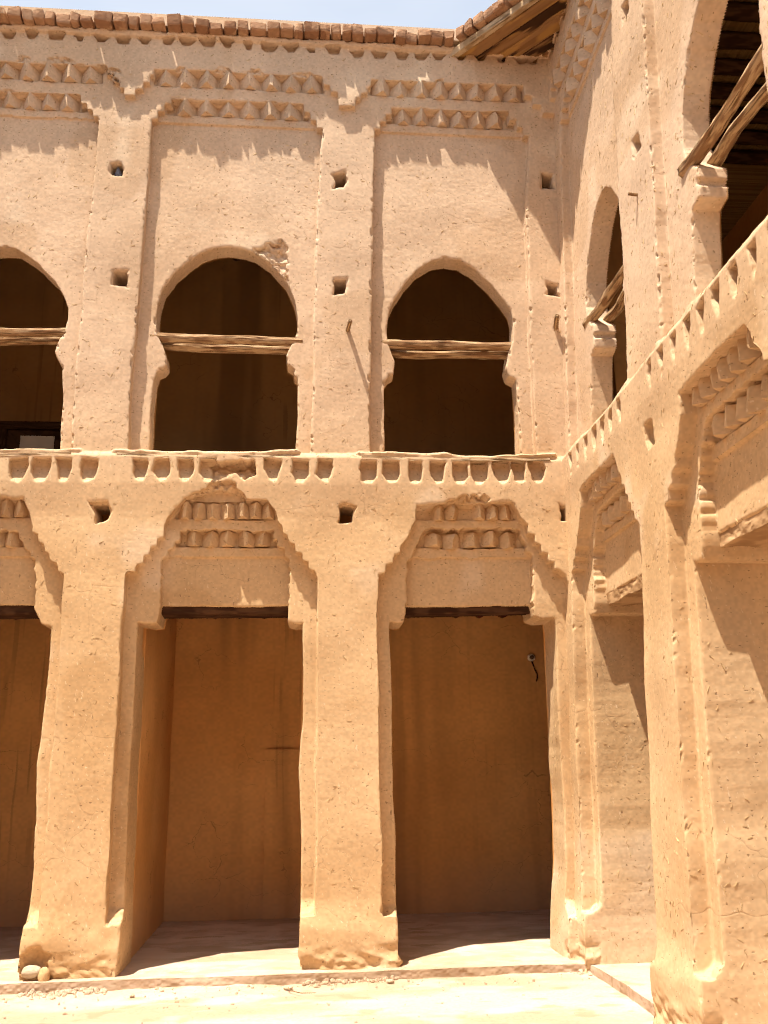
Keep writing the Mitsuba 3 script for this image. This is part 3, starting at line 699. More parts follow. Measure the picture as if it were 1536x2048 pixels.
upper_bay(back, panel0, arch0)
upper_bay(back, O["panel1"], O["arch1"])
upper_bay(back, O["panel2"], O["arch2"])
outer0, inner0, door0 = (mirrored(O[k], -2.82) for k in ("outer0", "inner0", "door0"))
lower_bay(back, outer0, inner0, door0)
lower_bay(back, O["outer1"], O["inner1"], O["door1"])
outer2 = [(s if not (s > 2.1 and z < 3.1) else 2.42, z) for s, z in O["outer2"]]
lower_bay(back, outer2, O["inner2"], O["door2"])
back.carve(O["broken"], lambda S, Z, R: 0.135 + 0.05 * R, k=0.006, wobble=2.5)
back.carve(O["crumble"], lambda S, Z, R: 0.035 + 0.07 * R - 0.15 * np.maximum(Z - 3.86, 0), k=0.006, wobble=2.0)
back.carve(shifted(O["crumble"], 2.2, 0.7, -0.8, 0.4, 3.77), lambda S, Z, R: 0.02 + 0.06 * R, k=0.006, wobble=3.0)
back.carve(O["gapdent"], lambda S, Z, R: 0.03 + 0.06 * R + 0.10 * np.clip((Z - 4.0) / 0.1, -0.6, 1), k=0.010, wobble=1.5)
for s, z in O["scoop"]:
    if -0.74 < s < -0.45:
        continue
    scoop(back, s, z + 0.008)
for k in range(4):
    scoop(back, -3.55 + 0.19 * k, 4.045)
for s, z in O["tri"]:
    notch(back, s, z - 0.045)
for s, z, wd in ((-0.88, 8.195, 0.10), (-0.55, 8.20, 0.08), (-0.07, 8.19, 0.11), (-1.30, 8.19, 0.06), (-2.45, 8.225, 0.13), (-2.80, 8.22, 0.06), (1.30, 8.185, 0.06), (-1.95, 8.14, 0.07), (-0.18, 7.91, 0.05)):
    back.carve([(s - wd, z - 0.02), (s + wd, z - 0.02), (s + wd * 0.6, z + 0.035), (s - wd * 0.2, z + 0.045), (s - wd * 0.8, z + 0.02)], lambda S, Z, R: -0.035 + 0.06 * R, k=0.005, wobble=2.0)
for s, z in O["hole"]:
    putlog(back, s, z)
putlog(back, -3.87, 3.67)
for a, b, sd in ((-3.75, -2.0, 1), (-1.68, -0.12, 2), (0.45, 2.2, 3)):
    back.coping(a, b, 4.222, -0.014, 0.030, sd)
back.ball(-2.01, -0.13, 0.20, 0.12, k=0.008, squash=(1.0, 1.25, 0.95))
back.ball(-1.93, -0.16, 0.10, 0.10, k=0.008)
back.ball(-1.86, -0.10, 0.03, 0.11, squash=(1.6, 0.7, 0.8))

WALL = thing("arcade_wall", "wide two-storey earthen arcade wall facing us across the back of the court", "wall", "arcaded walls of the court")
v, f, n, c = back.mesh(100, place_back)
PIERS_B = ((-9, -3.63), (-2.065, -1.55), (0.09, 0.605), (2.165, 9))


def split(c, piers, mids):
    """Which part of the wall each triangle belongs to."""
    s, z = c[:, 0], c[:, 2]
    bay = np.digitize(s, mids)
    pier = np.zeros(len(s), int)
    on = np.zeros(len(s), bool)
    for k, (a, b) in enumerate(piers):
        m = (s > a) & (s < b)
        pier[m] = k
        on |= m
    near = np.argmin(np.abs(s[:, None] - np.array([(max(a, -4.4) + min(b, 4.9)) / 2 for a, b in piers])[None, :]), 1)
    pier = np.where(on, pier, near)
    nb, npier = len(mids) + 1, len(piers)
    who = np.zeros(len(s), int)                                   # 0 cornice
    arch = (z >= 4.25) & (z < 7.99) & ~on
    bal = (z >= 3.86) & (z < 4.25) & ~on
    low = (z >= 2.86) & (z < 3.86) & ~on
    who[arch] = 1 + bay[arch]
    who[bal] = 1 + nb + bay[bal]
    who[low] = 1 + 2 * nb + bay[low]
    rest = ((z < 7.85) & on) | ((z < 2.86) & ~on)
    who[rest] = 1 + 3 * nb + pier[rest]
    names = [("cornice", None)] + [("arch_panel", None)] * nb + [("balustrade", None)] * nb + [("stepped_arch", None)] * nb + [("pier", None)] * npier
    return who, names


who, names = split(c, PIERS_B, (-1.8, 0.35))
ragged_rows(v, f, n, who, WALL, names)
put(WALL, "straw", mikit.ply(back.straw, "straw_bits"), kind="stuff")
C_ = WALL + "__cornice"
AP = [WALL + "__arch_panel" + x for x in ("", "_001", "_002")]
SA = [WALL + "__stepped_arch" + x for x in ("", "_001", "_002")]
for a, b, m, q in ((-3.66, -2.065, 8, 0), (-1.545, 0.105, 8, 1), (0.60, 2.165, 8, 2)):
    tooth_row(C_, place_back, a, b, m, 8.118, 0.05, 0.118, 0.150, 300 + 20 * q)
for k, (a, b, m) in enumerate(((-3.38, -2.28, 6), (-1.34, -0.11, 6), (0.83, 1.97, 6))):
    tooth_row(AP[k], place_back, a, b, m, 7.836, 0.115, 0.120, 0.146, 400 + 20 * k)
for k, (a, b) in enumerate(((-3.25, -2.40), (-1.13, -0.29), (0.97, 1.81))):
    tooth_row(SA[k], place_back, a, b, 7, 3.706, 0.115, 0.105, 0.130, 500 + 20 * k, worn=0.22, skip=((0, 3) if k == 2 else ()))
for k, (a, b) in enumerate(((-3.18, -2.45), (-1.08, -0.33), (1.03, 1.87))):
    tooth_row(SA[k], place_back, a, b, 5, 3.470, 0.205, 0.105, 0.125, 600 + 20 * k, worn=0.2)


def inner_face(parent, openings, s0, s1, z0, z1, d, place, holes=()):
    g = box(s0, z0, s1, z1)
    for s, z in holes:
        g = g.difference(box(s - 0.08, z - 0.09, s + 0.08, z + 0.09))
    for o in openings:
        g = g.difference(Polygon(o).buffer(-0.004))
    for q in getattr(g, "geoms", [g]):
        tv, tf = trimesh.creation.triangulate_polygon(q, engine="earcut")
        w = place(np.stack([tv[:, 0], np.full(len(tv), d), tv[:, 1]], 1))
        put(parent, "inner_face", mikit.ply((w, tf), "shade_toned_plaster" if z0 > 3 else "room_plaster"))


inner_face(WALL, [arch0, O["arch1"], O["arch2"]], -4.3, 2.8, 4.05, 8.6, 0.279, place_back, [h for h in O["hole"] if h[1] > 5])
inner_face(WALL, [door0, O["door1"], O["door2"]], -4.3, 2.8, -0.1, 3.3, 0.465, place_back)

# ------------------------------------------------------------------ the wall along the right-hand side
side = Wall(-0.13, 4.80, -0.065, 40, deep=0.66)
body = [(s, z) for s, z in O["cornice"] if -1.76 < s < 0.36]
cor_s = [(-0.4, 7.86)] + [(s + 1.69, z) for s, z in body if s + 1.69 > -0.09][:-1] + [(s + 3.82, z) for s, z in body]
side.carve(cor_s + [(5.3, 7.86), (5.3, -1.0), (-0.6, -1.0)], lower_face, k=0.010)
fr = Polygon(cor_s + [(5.3, 7.86), (5.3, 7.0), (-0.6, 7.0)]).buffer(-0.004)
for a, b in ((0.14, 1.80), (2.27, 3.93)):
    g = fr.intersection(box(a, 8.045, b, 9.0))
    side.carve(list(g.exterior.coords)[:-1], 0.05, k=0.0035)
pA, pB = shifted(O["panel2"], -0.44), shifted(O["panel2"], 1.74)
aA = shifted(O["arch2"], -0.319, 0.87, 1.334)
aB = [(s, z if z < 5.3 else 5.3 + (z - 5.3) * 1.10) for s, z in shifted(O["arch2"], 1.90)]
aA = with_capitals(aA, 0.49, 1.545)
aB = with_capitals(aB, 2.625, 3.845)
upper_bay(side, pA, aA)
upper_bay(side, pB, aB)
oA, iA, dA = (shifted(O[k], -0.48) for k in ("outer2", "inner2", "door2"))
oB, iB, dB = (shifted(O[k], 1.62) for k in ("outer2", "inner2", "door2"))
lower_bay(side, oA, iA, dA)
lower_bay(side, oB, iB, dB)
for k in range(19):
    s = 0.30 + 0.205 * k
    if 1.72 < s < 1.95:
        continue
    scoop(side, s, 4.055, 0.062, 0.66, 1.25)
for s, z in ((2.0, 7.22), (2.04, 5.94), (2.04, 3.67)):
    putlog(side, s, z, 1.15)
side.coping(0.25, 1.62, 4.218, 0.012, 0.030, 7, sag=0.05)
side.coping(2.25, 4.05, 4.218, 0.010, 0.030, 8, sag=0.02)
for k in range(22):
    notch(side, 0.25 + k * 0.21, 8.495)
SIDE = thing("arcade_wall", "two-storey earthen arcade wall running towards us along the right side of the court", "wall", "arcaded walls of the court")
v, f, n, c = side.mesh(200, place_side)
who, names = split(c, ((-9, 0.16), (1.76, 2.34), (3.93, 9)), (2.05,))
ragged_rows(v, f, n, who, SIDE, names)
put(SIDE, "straw", mikit.ply(side.straw, "straw_bits"), kind="stuff")
tooth_row(SIDE + "__cornice", place_side, 0.18, 1.75, 8, 8.118, 0.05, 0.118, 0.150, 700)
tooth_row(SIDE + "__cornice", place_side, 2.31, 3.88, 8, 8.118, 0.05, 0.118, 0.150, 720)
tooth_row(SIDE + "__arch_panel", place_side, 0.39, 1.53, 6, 7.836, 0.115, 0.120, 0.146, 740)
tooth_row(SIDE + "__arch_panel_001", place_side, 2.57, 3.71, 6, 7.836, 0.115, 0.120, 0.146, 760)
for k, x in enumerate((-0.48, 1.62)):
    q = SIDE + "__stepped_arch" + ("", "_001")[k]
    tooth_row(q, place_side, 0.97 + x, 1.81 + x, 7, 3.706, 0.115, 0.105, 0.130, 800 + 20 * k, worn=0.12)
    tooth_row(q, place_side, 1.03 + x, 1.87 + x, 6, 3.470, 0.205, 0.105, 0.125, 840 + 20 * k, worn=0.12)
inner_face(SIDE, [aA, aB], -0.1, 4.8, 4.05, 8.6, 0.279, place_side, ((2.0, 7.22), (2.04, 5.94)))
inner_face(SIDE, [dA, dB], -0.1, 4.8, -0.1, 3.3, 0.638, place_side)

# wooden lintels under the blind panels, and the boards under the window ledges
for parent, place, inn, sd in ((WALL, place_back, inner0, 0), (WALL, place_back, O["inner1"], 1), (WALL, place_back, O["inner2"], 2), (SIDE, place_side, iA, 3), (SIDE, place_side, iB, 4)):
    a, b = min(s for s, z in inn) - 0.12, max(s for s, z in inn) + 0.12
    if parent == WALL:
        lm = rough_box((b - a, 0.20, 0.085), 60 + sd, 0.01, 0.006)
        lm = trimesh.Trimesh(place(np.asarray(lm.vertices) + [(a + b) / 2, 0.315, 2.862]), lm.faces)
        put(parent, "lintel", board_shape(lm, 0, "dark_wood", sd * 1.7), "dark charred wooden lintel")
    else:
        lm = wavy_slab(a, b, 0.196, 0.60, 2.795, 2.93, step=0.02, amp=0.0, seed=sd)
        q = np.asarray(lm.vertices)
        q = q + 0.035 * (np.stack([meshkit.fbm(q * 9.0 + 5 * t, 3, sd + t) for t in range(3)], -1) - 0.5)
        put(parent, "lintel", mikit.ply((place(q), lm.faces), "broken_clay", smooth=40), "broken mud-caked lintel with a ragged underside")
for parent, place, a, b, sd in ((WALL, place_back, -3.72, -2.05, 0), (WALL, place_back, -1.66, -0.16, 1), (WALL, place_back, 0.46, 2.16, 2), (SIDE, place_side, 2.40, 3.95, 4)):
    m = 9
    q = np.linspace(0, 1, m)
    for row, (dd, w) in enumerate(((-0.046 if parent == WALL else -0.030, 0.13),)):
        lo = []
        for k, t in enumerate(q):
            s = a + (b - a) * t
            zc = 4.185 - 0.025 * (1 - (2 * t - 1) ** 2) + 0.006 * math.sin(9 * t + sd)
            lo += [(s, dd, zc - 0.011), (s, dd + w, zc - 0.011), (s, dd + w, zc + 0.011), (s, dd + 0.004 * math.sin(31 * t), zc + 0.011)]
        lo = np.array(lo)
        ff = []
        for k in range(m - 1):
            for e in range(4):
                i0, i1 = 4 * k + e, 4 * k + (e + 1) % 4
                ff.append([i0, i0 + 4, i1 + 4, i1])
        ff += [[0, 1, 2, 3], [4 * m - 1, 4 * m - 2, 4 * m - 3, 4 * m - 4]]
        ff = np.array(ff)
        ff = np.vstack([ff[:, [0, 1, 2]], ff[:, [0, 2, 3]]])
        mm = trimesh.Trimesh(place(lo), ff)
        put(parent, "ledge_board", board_shape(mm, 0 if parent == WALL else 1, "bleached_wood", sd * 2.3), "weathered board under the mud coping")

# ------------------------------------------------------------------ eaves: a course of brick ends, turning across the corner
EAVE = thing("tiled_eave", "row of reddish brown brick ends along the roof edge over stained corner boards", "roof")
path = [(-4.4, 7.285), (1.44, 7.285), (1.78, 6.88), (2.10, 6.52), (2.22, 6.15), (2.26, 2.6)]
r = np.random.default_rng(11)
for (x0, y0), (x1, y1) in zip(path[:-1], path[1:]):
    L = math.hypot(x1 - x0, y1 - y0)
    ux, uy = (x1 - x0) / L, (y1 - y0) / L
    t = 0.0
    while t < L - 0.04:
        w = r.choice([0.10, 0.115, 0.125, 0.135, 0.17], p=[0.25, 0.25, 0.25, 0.15, 0.10]) * r.uniform(0.93, 1.05)
        gap = r.choice([0.004, 0.008, 0.014, 0.022], p=[0.3, 0.35, 0.25, 0.1])
        h = r.uniform(0.085, 0.125)
        m = rough_box((w, 0.40, h), int(r.integers(1 << 30)), 0.013, 0.006)
        a = math.atan2(uy, ux) + r.normal(0, 0.03)
        R = np.array([[math.cos(a), -math.sin(a), 0], [math.sin(a), math.cos(a), 0], [0, 0, 1]])
        q = np.asarray(m.vertices) @ R.T
        out = r.normal(0, 0.016)
        cx, cy = x0 + ux * (t + w / 2), y0 + uy * (t + w / 2)
        q += [cx - uy * (0.20 + out), cy + ux * (0.20 + out), 8.598 + h / 2 + r.normal(0, 0.004)]
        put(EAVE, "brick", mikit.ply(trimesh.Trimesh(q, m.faces), "burnt_brick", smooth=35))
        t += w + gap
# the mud roof behind the bricks
outline = [(-4.6, 7.40), (1.50, 7.40), (1.88, 6.98), (2.20, 6.62), (2.36, 6.2), (2.40, 2.4), (5.6, 2.4), (5.6, 10.4), (-4.6, 10.4)]
deck = trimesh.creation.extrude_polygon(Polygon(outline), 0.14, engine="earcut")
deck.apply_translation([0, 0, 8.685])
put(EAVE, "mud_deck", mikit.ply(deck, "adobe"))
# corner soffit: fascia and boards laid across the corner, parallel to the edge
e0, e1 = np.array([1.40, 7.40]), np.array([2.32, 6.36])
du = (e1 - e0) / np.linalg.norm(e1 - e0)
dn = np.array([-du[1], du[0]])
if dn @ np.array([1, 1]) < 0:
    dn = -dn


def corner_board(name, off, width, thick, z, length, sd, bsdf, label=None):
    m = rough_box((length, width, thick), 90 + sd, 0.008, 0.006)
    mid = (e0 + e1) / 2 + dn * off
    v, f = trimesh.remesh.subdivide_to_size(m.vertices, m.faces, 0.15)
    uv = np.stack([v[:, 0] + sd, v[:, 1] * 1.5 + v[:, 2]], 1)
    R = np.array([[du[0], dn[0], 0], [du[1], dn[1], 0], [0, 0, 1.0]])
    put(EAVE, name, mikit.ply((v @ R.T + [mid[0], mid[1], z], f), bsdf, smooth=False, uv=uv), label)


corner_board("fascia", 0.06, 0.07, 0.085, 8.545, 1.95, 0, "bleached_wood", "pale mud-smeared board under the corner bricks")
for k in range(6):
    corner_board("soffit_board", 0.17 + 0.155 * k, 0.153, 0.04, 8.555 + 0.010 * (k % 2), 2.2, k + 1, "stained_wood", "water-stained soffit board")

# ------------------------------------------------------------------ rooms behind the arcades
def room_slab(name, label, cat, dims, seed, bsdf="room_plaster"):
    k = thing(name, label, cat)
    scene[k] = mikit.ply(wavy_slab(*dims, seed=seed), bsdf, smooth=40)
    return k


BR = room_slab("room_wall", "shaded earthen wall at the back of the ground floor, seen through the doorways, with rain streaks", "wall", (-4.6, 5.2, 9.80, 9.95, -0.1, 4.2), 1)
room_slab("partition_wall", "earthen side wall of the room behind the middle doorway", "wall", (-1.72, -1.425, 7.88, 9.8, -0.1, 3.2), 2)
room_slab("partition_wall", "earthen end wall just inside the first doorway of the right-hand arcade", "wall", (2.75, 5.1, 7.33, 7.45, -0.1, 3.2), 3)
room_slab("partition_wall", "earthen end wall inside the second, nearest doorway of the right-hand arcade", "wall", (2.75, 5.1, 5.21, 5.34, -0.1, 3.2), 4)
room_slab("room_wall", "far earthen wall of the rooms behind the right-hand arcade", "wall", (5.0, 5.15, 2.3, 9.8, -0.1, 8.7), 5)
GB = room_slab("gallery_wall", "dark earthen wall at the back of the upper gallery", "wall", (-4.6, 5.1, 9.75, 9.95, 4.25, 8.7), 6, "shade_toned_plaster")
room_slab("gallery_wall", "short dark stub of wall glimpsed inside the first arch of the right-hand gallery", "wall", (2.76, 3.12, 7.24, 7.42, 4.1, 7.7), 41, "shade_toned_plaster")
room_slab("end_wall", "earthen wall closing the left end of the galleries", "wall", (-4.6, -4.45, 7.6, 9.9, -0.1, 8.7), 7)

FLOOR = thing("gallery_floor", "earth floor of the upper gallery on wooden joists that show above the doorways", "floor")
for dims, sd in (((-4.5, 5.1, 7.80, 9.8, 3.24, 4.10), 8), ((2.78, 5.1, 2.3, 7.80, 3.24, 4.10), 9)):
    put(FLOOR, "slab", mikit.ply(wavy_slab(*dims, seed=sd, amp=0.006), "room_plaster", smooth=40))
for k in range(27):
    x = -4.2 + 0.265 * k
    put(FLOOR, "joist", tube_shape([(x, 7.86, 3.175), (x + 0.01, 9.82, 3.165)], 0.062, "red_wood", seed=k, sides=8))
for k in range(16):
    y = 7.1 - 0.285 * k
    put(FLOOR, "joist", tube_shape([(2.70, y, 3.175), (5.05, y, 3.165)], 0.062, "red_wood", seed=40 + k, sides=8))

CEIL = thing("gallery_ceiling", "reed ceiling on dark wooden beams over the upper gallery", "ceiling")


def reeds(x0, x1, y0, y1, z, along):
    """A mat of reeds laid side by side."""
    lo, hi = (x0, x1) if along == "y" else (y0, y1)
    n = int((hi - lo) / 0.0165)
    t = np.linspace(lo, hi, n * 4 + 1)
    wave = 0.007 * np.abs(np.sin((t - lo) / 0.0165 * np.pi))
    a, b = (y0, y1) if along == "y" else (x0, x1)
    P = []
    for e in (a, b):
        for tt, w in zip(t, wave):
            P.append((tt, e, z - w) if along == "y" else (e, tt, z - w))
    m = len(t)
    i = np.arange(m - 1)
    F = np.stack([i, i + 1, m + i + 1, m + i], 1)
    P = np.array(P)
    uv = np.stack([P[:, 0] if along == "y" else P[:, 1], P[:, 1] if along == "y" else P[:, 0]], 1)
    F = np.vstack([F[:, [0, 1, 2]], F[:, [0, 2, 3]]])
    return mikit.ply((P, F), "reed", smooth=True, uv=uv)


put(CEIL, "reed_mat", reeds(2.72, 5.0, 2.3, 7.75, 7.62, "y"), kind="stuff")
put(CEIL, "reed_mat", reeds(-4.5, 5.0, 7.75, 9.76, 7.62, "x"), kind="stuff")
for k in range(20):
    y = 7.55 - 0.30 * k
    put(CEIL, "beam", tube_shape([(2.58, y, 7.55), (5.02, y + 0.02, 7.555)], 0.072, "dark_wood", seed=80 + k, sides=10))
for k in range(24):
    x = -4.2 + 0.30 * k
    put(CEIL, "beam", tube_shape([(x, 7.70, 7.55), (x, 9.77, 7.555)], 0.072, "dark_wood", seed=120 + k, sides=8))

# the other two sides of the court, behind and to the left of where we stand
room_slab("court_wall", "plain earthen wall on the left side of the court", "wall", (-8.4, -8.0, -5.6, 9.9, -0.1, 8.6), 51, "adobe")
room_slab("court_wall", "plain earthen wall on the near side of the court, behind us", "wall", (-8.0, 5.2, -5.6, -5.2, -0.1, 8.6), 52, "adobe")

# a walled-up doorway on the room wall, a niche window with a white sheet above
k = put(BR, "blocked_doorway", mikit.ply(wavy_slab(-0.44, 0.62, 9.765, 9.82, -0.05, 1.72, amp=0.010, seed=21), "room_plaster", smooth=40), "plastered-up doorway with a cracked top edge")
WIN = put(GB, "window_niche", mikit.ply(trimesh.util.concatenate([trimesh.creation.box(bounds=q) for q in (
    [[-3.50, 9.67, 5.24], [-2.66, 9.735, 5.33]], [[-3.50, 9.67, 4.45], [-3.38, 9.735, 5.24]], [[-2.76, 9.67, 4.45], [-2.66, 9.735, 5.24]], [[-3.38, 9.715, 4.45], [-2.76, 9.735, 5.24]])]), "dark_wood"), "dark wooden window frame with a dark panel for its shaded opening")  # the back panel is coloured dark to stand for shade in the opening
sheet = wavy_slab(-3.23, -2.86, 9.690, 9.703, 4.50, 5.165, amp=0.006, seed=31)
put(WIN, "paper", mikit.ply(sheet, "whitewash", smooth=40), "pale sheet pinned in the window")

# ------------------------------------------------------------------ poles across the arches
def pole(label, p0, p1, radius, seed, group):
    k = thing("wooden_pole", label, "pole", group)
    r = np.random.default_rng(seed)
    p0, p1 = np.array(p0), np.array(p1)
    pts = [p0 + (p1 - p0) * t + r.normal(0, 0.011, 3) for t in (0, 0.3, 0.62, 1)]
    scene[k] = tube_shape(pts, [radius * 1.05, radius, radius * 0.96, radius * 0.9], "weathered_wood", seed=seed, rough=0.34)


G = "rails across the gallery arches"
for a, b, nm, zz in ((-3.60, -2.16, "left, half-seen", 5.405), (-1.46, -0.06, "middle", 5.385), (0.66, 1.99, "right", 5.375)):
    pole(f"front pole of the pair spanning the {nm} upper arch of the back wall", (a, YB + 0.135, zz), (b, YB + 0.135, zz - 0.005), 0.043, int(abs(a) * 100), G)
    pole(f"reddish rear pole just below the front one in the {nm} upper arch", (a, YB + 0.235, zz - 0.040), (b, YB + 0.235, zz - 0.045), 0.040, int(abs(a) * 100) + 7, G)
for a, b, nm in ((0.42, 1.60, "first, narrow-looking arch of the right wall"), (2.60, 3.90, "nearest arch of the right wall, top right")):
    x = XB + XS * 5.3
    pole(f"outer pole across the {nm}", (x + 0.12, YB - a, 5.315), (x + 0.12, YB - b, 5.315), 0.046, int(a * 100) + 3, G)
    pole(f"inner pole across the {nm}", (x + 0.265, YB - a, 5.315), (x + 0.265, YB - b, 5.315), 0.044, int(a * 100) + 9, G)

for label, p0, p1, rr in (
        ("short wooden peg in the middle pier, casting a long thin shadow", (0.335, YB + 0.10, 5.43), (0.365, YB - 0.16, 5.445), 0.021),
        ("short thick wooden peg in the corner pier beside the right wall", (2.335, YB + 0.10, 5.49), (2.29, YB - 0.16, 5.55), 0.026)):
    k = thing("wooden_peg", label, "peg")
    scene[k] = tube_shape([p0, p1], [rr, rr * 0.9], "weathered_wood", seed=5, sides=10, rough=0.2)
k = thing("wooden_peg", "tiny pale-ended peg high on the pier of the right wall", "peg")
x = XB + XS * 5.55
scene[k] = tube_shape([(x + 0.1, YB - 2.01, 5.54), (x - 0.06, YB - 2.01, 5.555)], 0.012, "weathered_wood", seed=8, sides=8)

# ------------------------------------------------------------------ lamp holder on the wall of the right-hand room
LAMP = thing("lamp_holder", "round white lamp holder with a dangling cable on the shaded wall inside the right doorway", "lamp")
prof = 0.8 * np.array([(0.0, 0.0), (0.050, 0.0), (0.054, 0.012), (0.050, 0.030), (0.042, 0.052), (0.032, 0.054), (0.030, 0.022), (0.0, 0.020)])
m = trimesh.creation.revolve(prof, sections=28)
m.apply_transform(trimesh.transformations.rotation_matrix(math.pi / 2, [1, 0, 0]))
m.apply_translation([2.47, 9.80, 2.66])
put(LAMP, "holder", mikit.ply(m, "ceramic", smooth=35))
sock = trimesh.creation.cylinder(0.021, 0.03, sections=20)
sock.apply_transform(trimesh.transformations.rotation_matrix(math.pi / 2, [1, 0, 0]))
sock.apply_translation([2.47, 9.762, 2.66])
put(LAMP, "socket", mikit.ply(sock, "cable_black", smooth=35))
put(LAMP, "cable", tube_shape([(2.47, 9.78, 2.62), (2.50, 9.77, 2.52), (2.53, 9.775, 2.46), (2.51, 9.78, 2.40)], 0.006, "cable_black", sides=8))
k = thing("wire", "thin wire hanging in the dark gallery behind the nearest arch, top right", "wire")
scene[k] = tube_shape([(3.3, 4.2, 5.35), (3.8, 4.4, 5.45), (4.9, 5.2, 5.75)], 0.006, "ceramic", sides=6)

# ------------------------------------------------------------------ pigeon in the upper hole of the left pier
def blob(parts, length=0.008):
    from manifold3d import Manifold
    tot = None
    for (p, rp), (q, rq) in parts:
        s = [Manifold.sphere(rp, 20).translate(list(map(float, p))), Manifold.sphere(rq, 20).translate(list(map(float, q)))]
        b = Manifold.batch_hull(s)
        tot = b if tot is None else tot + b
    mm = tot.refine_to_length(length).to_mesh()
    t = trimesh.Trimesh(mm.vert_properties[:, :3], mm.tri_verts)
    return trimesh.smoothing.filter_taubin(t, iterations=12)


BIRD = thing("pigeon", "grey pigeon sitting in the topmost square hole of the left pier", "bird")
bx, by, bz = -1.850, YB + 0.09, 7.004
body = blob([(((0, 0.0, 0.052), 0.040), ((0, 0.10, 0.058), 0.030)), (((0, 0.10, 0.058), 0.028), ((0.0, 0.20, 0.045), 0.010)), (((0, -0.006, 0.060), 0.036), ((0, -0.018, 0.098), 0.018)), (((0, -0.018, 0.096), 0.018), ((0, -0.022, 0.114), 0.0175)),
             (((-0.028, 0.02, 0.060), 0.022), ((-0.022, 0.13, 0.055), 0.012)), (((0.028, 0.02, 0.060), 0.022), ((0.022, 0.13, 0.055), 0.012))])
bm = body.copy()
bm.apply_translation([bx, by, bz])
put(BIRD, "body", mikit.ply(bm, "feathers", smooth=True))
beak = trimesh.creation.cone(0.005, 0.018, sections=10)
beak.apply_transform(trimesh.transformations.rotation_matrix(math.pi / 2 + 0.3, [1, 0, 0]))
beak.apply_translation([bx, by - 0.038, bz + 0.112])
put(BIRD, "beak", mikit.ply(beak, "beak_horn"))
for sx in (-1, 1):
    eye = trimesh.creation.icosphere(2, 0.0035)
    eye.apply_translation([bx + sx * 0.0135, by - 0.031, bz + 0.118])
    put(BIRD, "eye", mikit.ply(eye, "cable_black", smooth=True))
    foot = trimesh.creation.cylinder(0.004, 0.02, sections=8)
    foot.apply_translation([bx + sx * 0.014, by, bz + 0.01])
    put(BIRD, "leg", mikit.ply(foot, "beak_horn"))

# ------------------------------------------------------------------ the ground
def sheet_mesh(xs, ys, fn):
    X, Y = np.meshgrid(xs, ys, indexing="ij")
    Zv = fn(X, Y)
    v = np.stack([X, Y, Zv], -1).reshape(-1, 3)
    i, j = np.meshgrid(np.arange(len(xs) - 1), np.arange(len(ys) - 1), indexing="ij")
    w = len(ys)
    q = np.stack([i * w + j, (i + 1) * w + j, (i + 1) * w + j + 1, i * w + j + 1], -1).reshape(-1, 4)
    return v, np.vstack([q[:, [0, 1, 2]], q[:, [0, 2, 3]]])


def ground_height(X, Y):
    P = np.stack([X, Y, X * 0], -1)
    h = 0.022 * (meshkit.fbm(P * 1.1, 4, 5) - 0.5) + 0.010 * (meshkit.fbm(P * np.array([5, 9, 1]), 3, 9) - 0.5)
    return h + 0.03 * np.clip((Y - 7.05) / 0.4, 0, 1) * meshkit.fbm(P * 6, 3, 2)


xs = np.unique(np.concatenate([np.linspace(-60, -5, 45), np.arange(-5, 4.6, 0.03), np.linspace(4.6, 60, 40)]))
ys = np.unique(np.concatenate([np.linspace(-60, 3.0, 50), np.arange(3.0, 8.2, 0.03), np.linspace(8.2, 60, 40)]))
k = numbered("courtyard_ground")
v, f = sheet_mesh(xs, ys, ground_height)
scene[k] = mikit.ply((v, f), "dust", smooth=True)
labels[k] = {"label": "pale trodden dust of the courtyard", "kind": "structure"}

# the raised floor of the arcades, a low step above the dust
def step_mesh(poly, z, seed):
    g = Polygon(poly).segmentize(0.05)
    ring = np.array(g.exterior.coords)[:-1]
    P3 = np.c_[ring, ring[:, :1] * 0]
    ring = ring + 0.030 * (np.stack([meshkit.fbm(P3 * 2.3, 3, seed), meshkit.fbm(P3 * 2.3, 3, seed + 1)], 1) - 0.5) + 0.010 * (np.stack([meshkit.fbm(P3 * 14, 2, seed), meshkit.fbm(P3 * 14, 2, seed + 1)], 1) - 0.5)
    m = trimesh.creation.extrude_polygon(Polygon(ring).buffer(-0.012).buffer(0), z + 0.25, engine="earcut")
    m.apply_translation([0, 0, -0.25])
    v, f = trimesh.remesh.subdivide_to_size(m.vertices, m.faces, 0.10)
    m = trimesh.Trimesh(v, f)
    m.merge_vertices()
    v = np.array(m.vertices)
    topv = v[:, 2] > z - 0.01
    v[topv, 2] += 0.014 * (meshkit.fbm(np.c_[v[topv, :2], v[topv, 0] * 0] * 2.5, 3, seed + 2) - 0.5)
    m.vertices = v
    return m


k = numbered("arcade_floor")
scene[k] = mikit.ply(step_mesh([(-4.5, 7.36), (2.13, 7.30), (2.14, 7.26), (2.185, 6.6), (2.215, 2.3), (5.1, 2.3), (5.1, 9.9), (-4.5, 9.9)], 0.072, 3), "dust", smooth=35)
labels[k] = {"label": "raised earth floor of the arcades with a low step down to the court", "kind": "structure"}

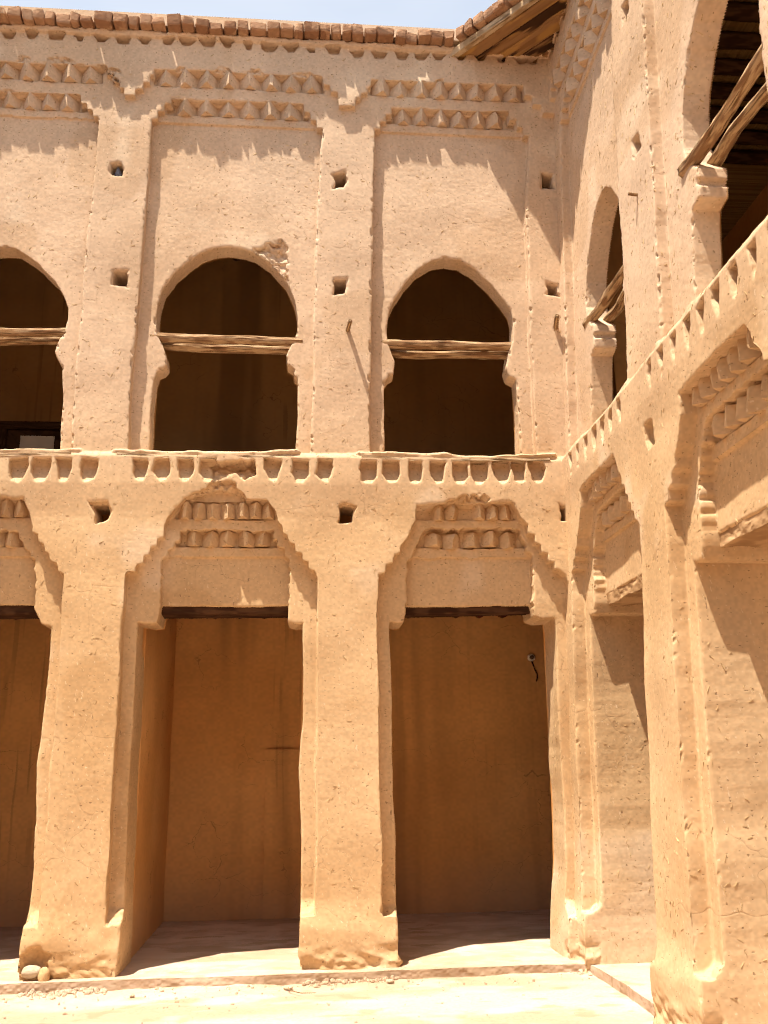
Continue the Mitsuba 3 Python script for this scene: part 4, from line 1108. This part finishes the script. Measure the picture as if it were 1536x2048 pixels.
# stones, twig and grit
for label, p, sq, sd in (
        ("smooth whitish stone set in the broken foot of the left pier", (-2.02, YB - 0.055, 0.130), (0.075, 0.05, 0.045), 1),
        ("brown lump of old mud beside the white stone in the foot of the left pier", (-1.925, YB - 0.075, 0.10), (0.045, 0.04, 0.06), 2),
        ("small grey pebble on the dust below the left pier", (-1.23, 7.13, 0.012), (0.018, 0.016, 0.012), 3),
        ("pale chip of stone on the dust under the middle pier step", (0.62, 7.22, 0.022), (0.03, 0.02, 0.014), 4),
        ("dark clod with a twig on the dust before the middle doorway", (-0.13, 7.17, 0.016), (0.035, 0.022, 0.014), 5)):
    m = trimesh.creation.icosphere(3, 1.0)
    d = meshkit.fbm(np.asarray(m.vertices) * 1.3 + 11 * sd, 3, sd)
    m.vertices = np.asarray(m.vertices) * (0.8 + 0.4 * d)[:, None] * np.array(sq) + p
    k = thing("stone", label, "stone")
    scene[k] = mikit.ply(m, "adobe" if "mud" in label else "stone_face", smooth=True)
k = thing("twig", "thin curved twig lying on the dust in front of the middle doorway", "twig")
scene[k] = tube_shape([(-0.13, 7.16, 0.022), (-0.12, 7.08, 0.018), (-0.03, 7.00, 0.016), (0.07, 6.98, 0.02)], [0.004, 0.0035, 0.003, 0.002], "weathered_wood", sides=6)
r = np.random.default_rng(77)
bits = []
for i in range(420):
    x, y = r.uniform(-3.2, 2.1), 7.40 - abs(r.normal(0, 0.28 if i % 3 else 0.9))
    if y < 5.2:
        continue
    m = trimesh.creation.icosahedron()
    s = 0.004 + 0.010 * r.random() ** 3
    m.vertices = np.asarray(m.vertices) * s * r.uniform(0.6, 1.2, 3) + [x, y, 0]
    z = float(ground_height(np.array([[x]]), np.array([[y]]))[0, 0])
    m.vertices += [0, 0, z + s * 0.3]
    bits.append(m)
for i in range(520):
    a, c = ((-2.05, -1.45), (-0.02, 0.70), (2.0, 2.2), (-4.2, -3.6))[int(r.choice(4, p=[0.38, 0.38, 0.14, 0.10]))]
    m = trimesh.creation.icosahedron()
    s = 0.005 + 0.020 * r.random() ** 2.5
    x, y = r.uniform(a, c), 7.35 - abs(r.normal(0, 0.045))
    m.vertices = np.asarray(m.vertices) * s * r.uniform(0.6, 1.2, 3) + [x, y, float(ground_height(np.array([[x]]), np.array([[y]]))[0, 0]) + s * 0.3]
    bits.append(m)
k = thing("grit", "scattered grit and crumbs of mud along the foot of the step", "grit", kind="stuff")
scene[k] = mikit.ply(trimesh.util.concatenate(bits), "dust")
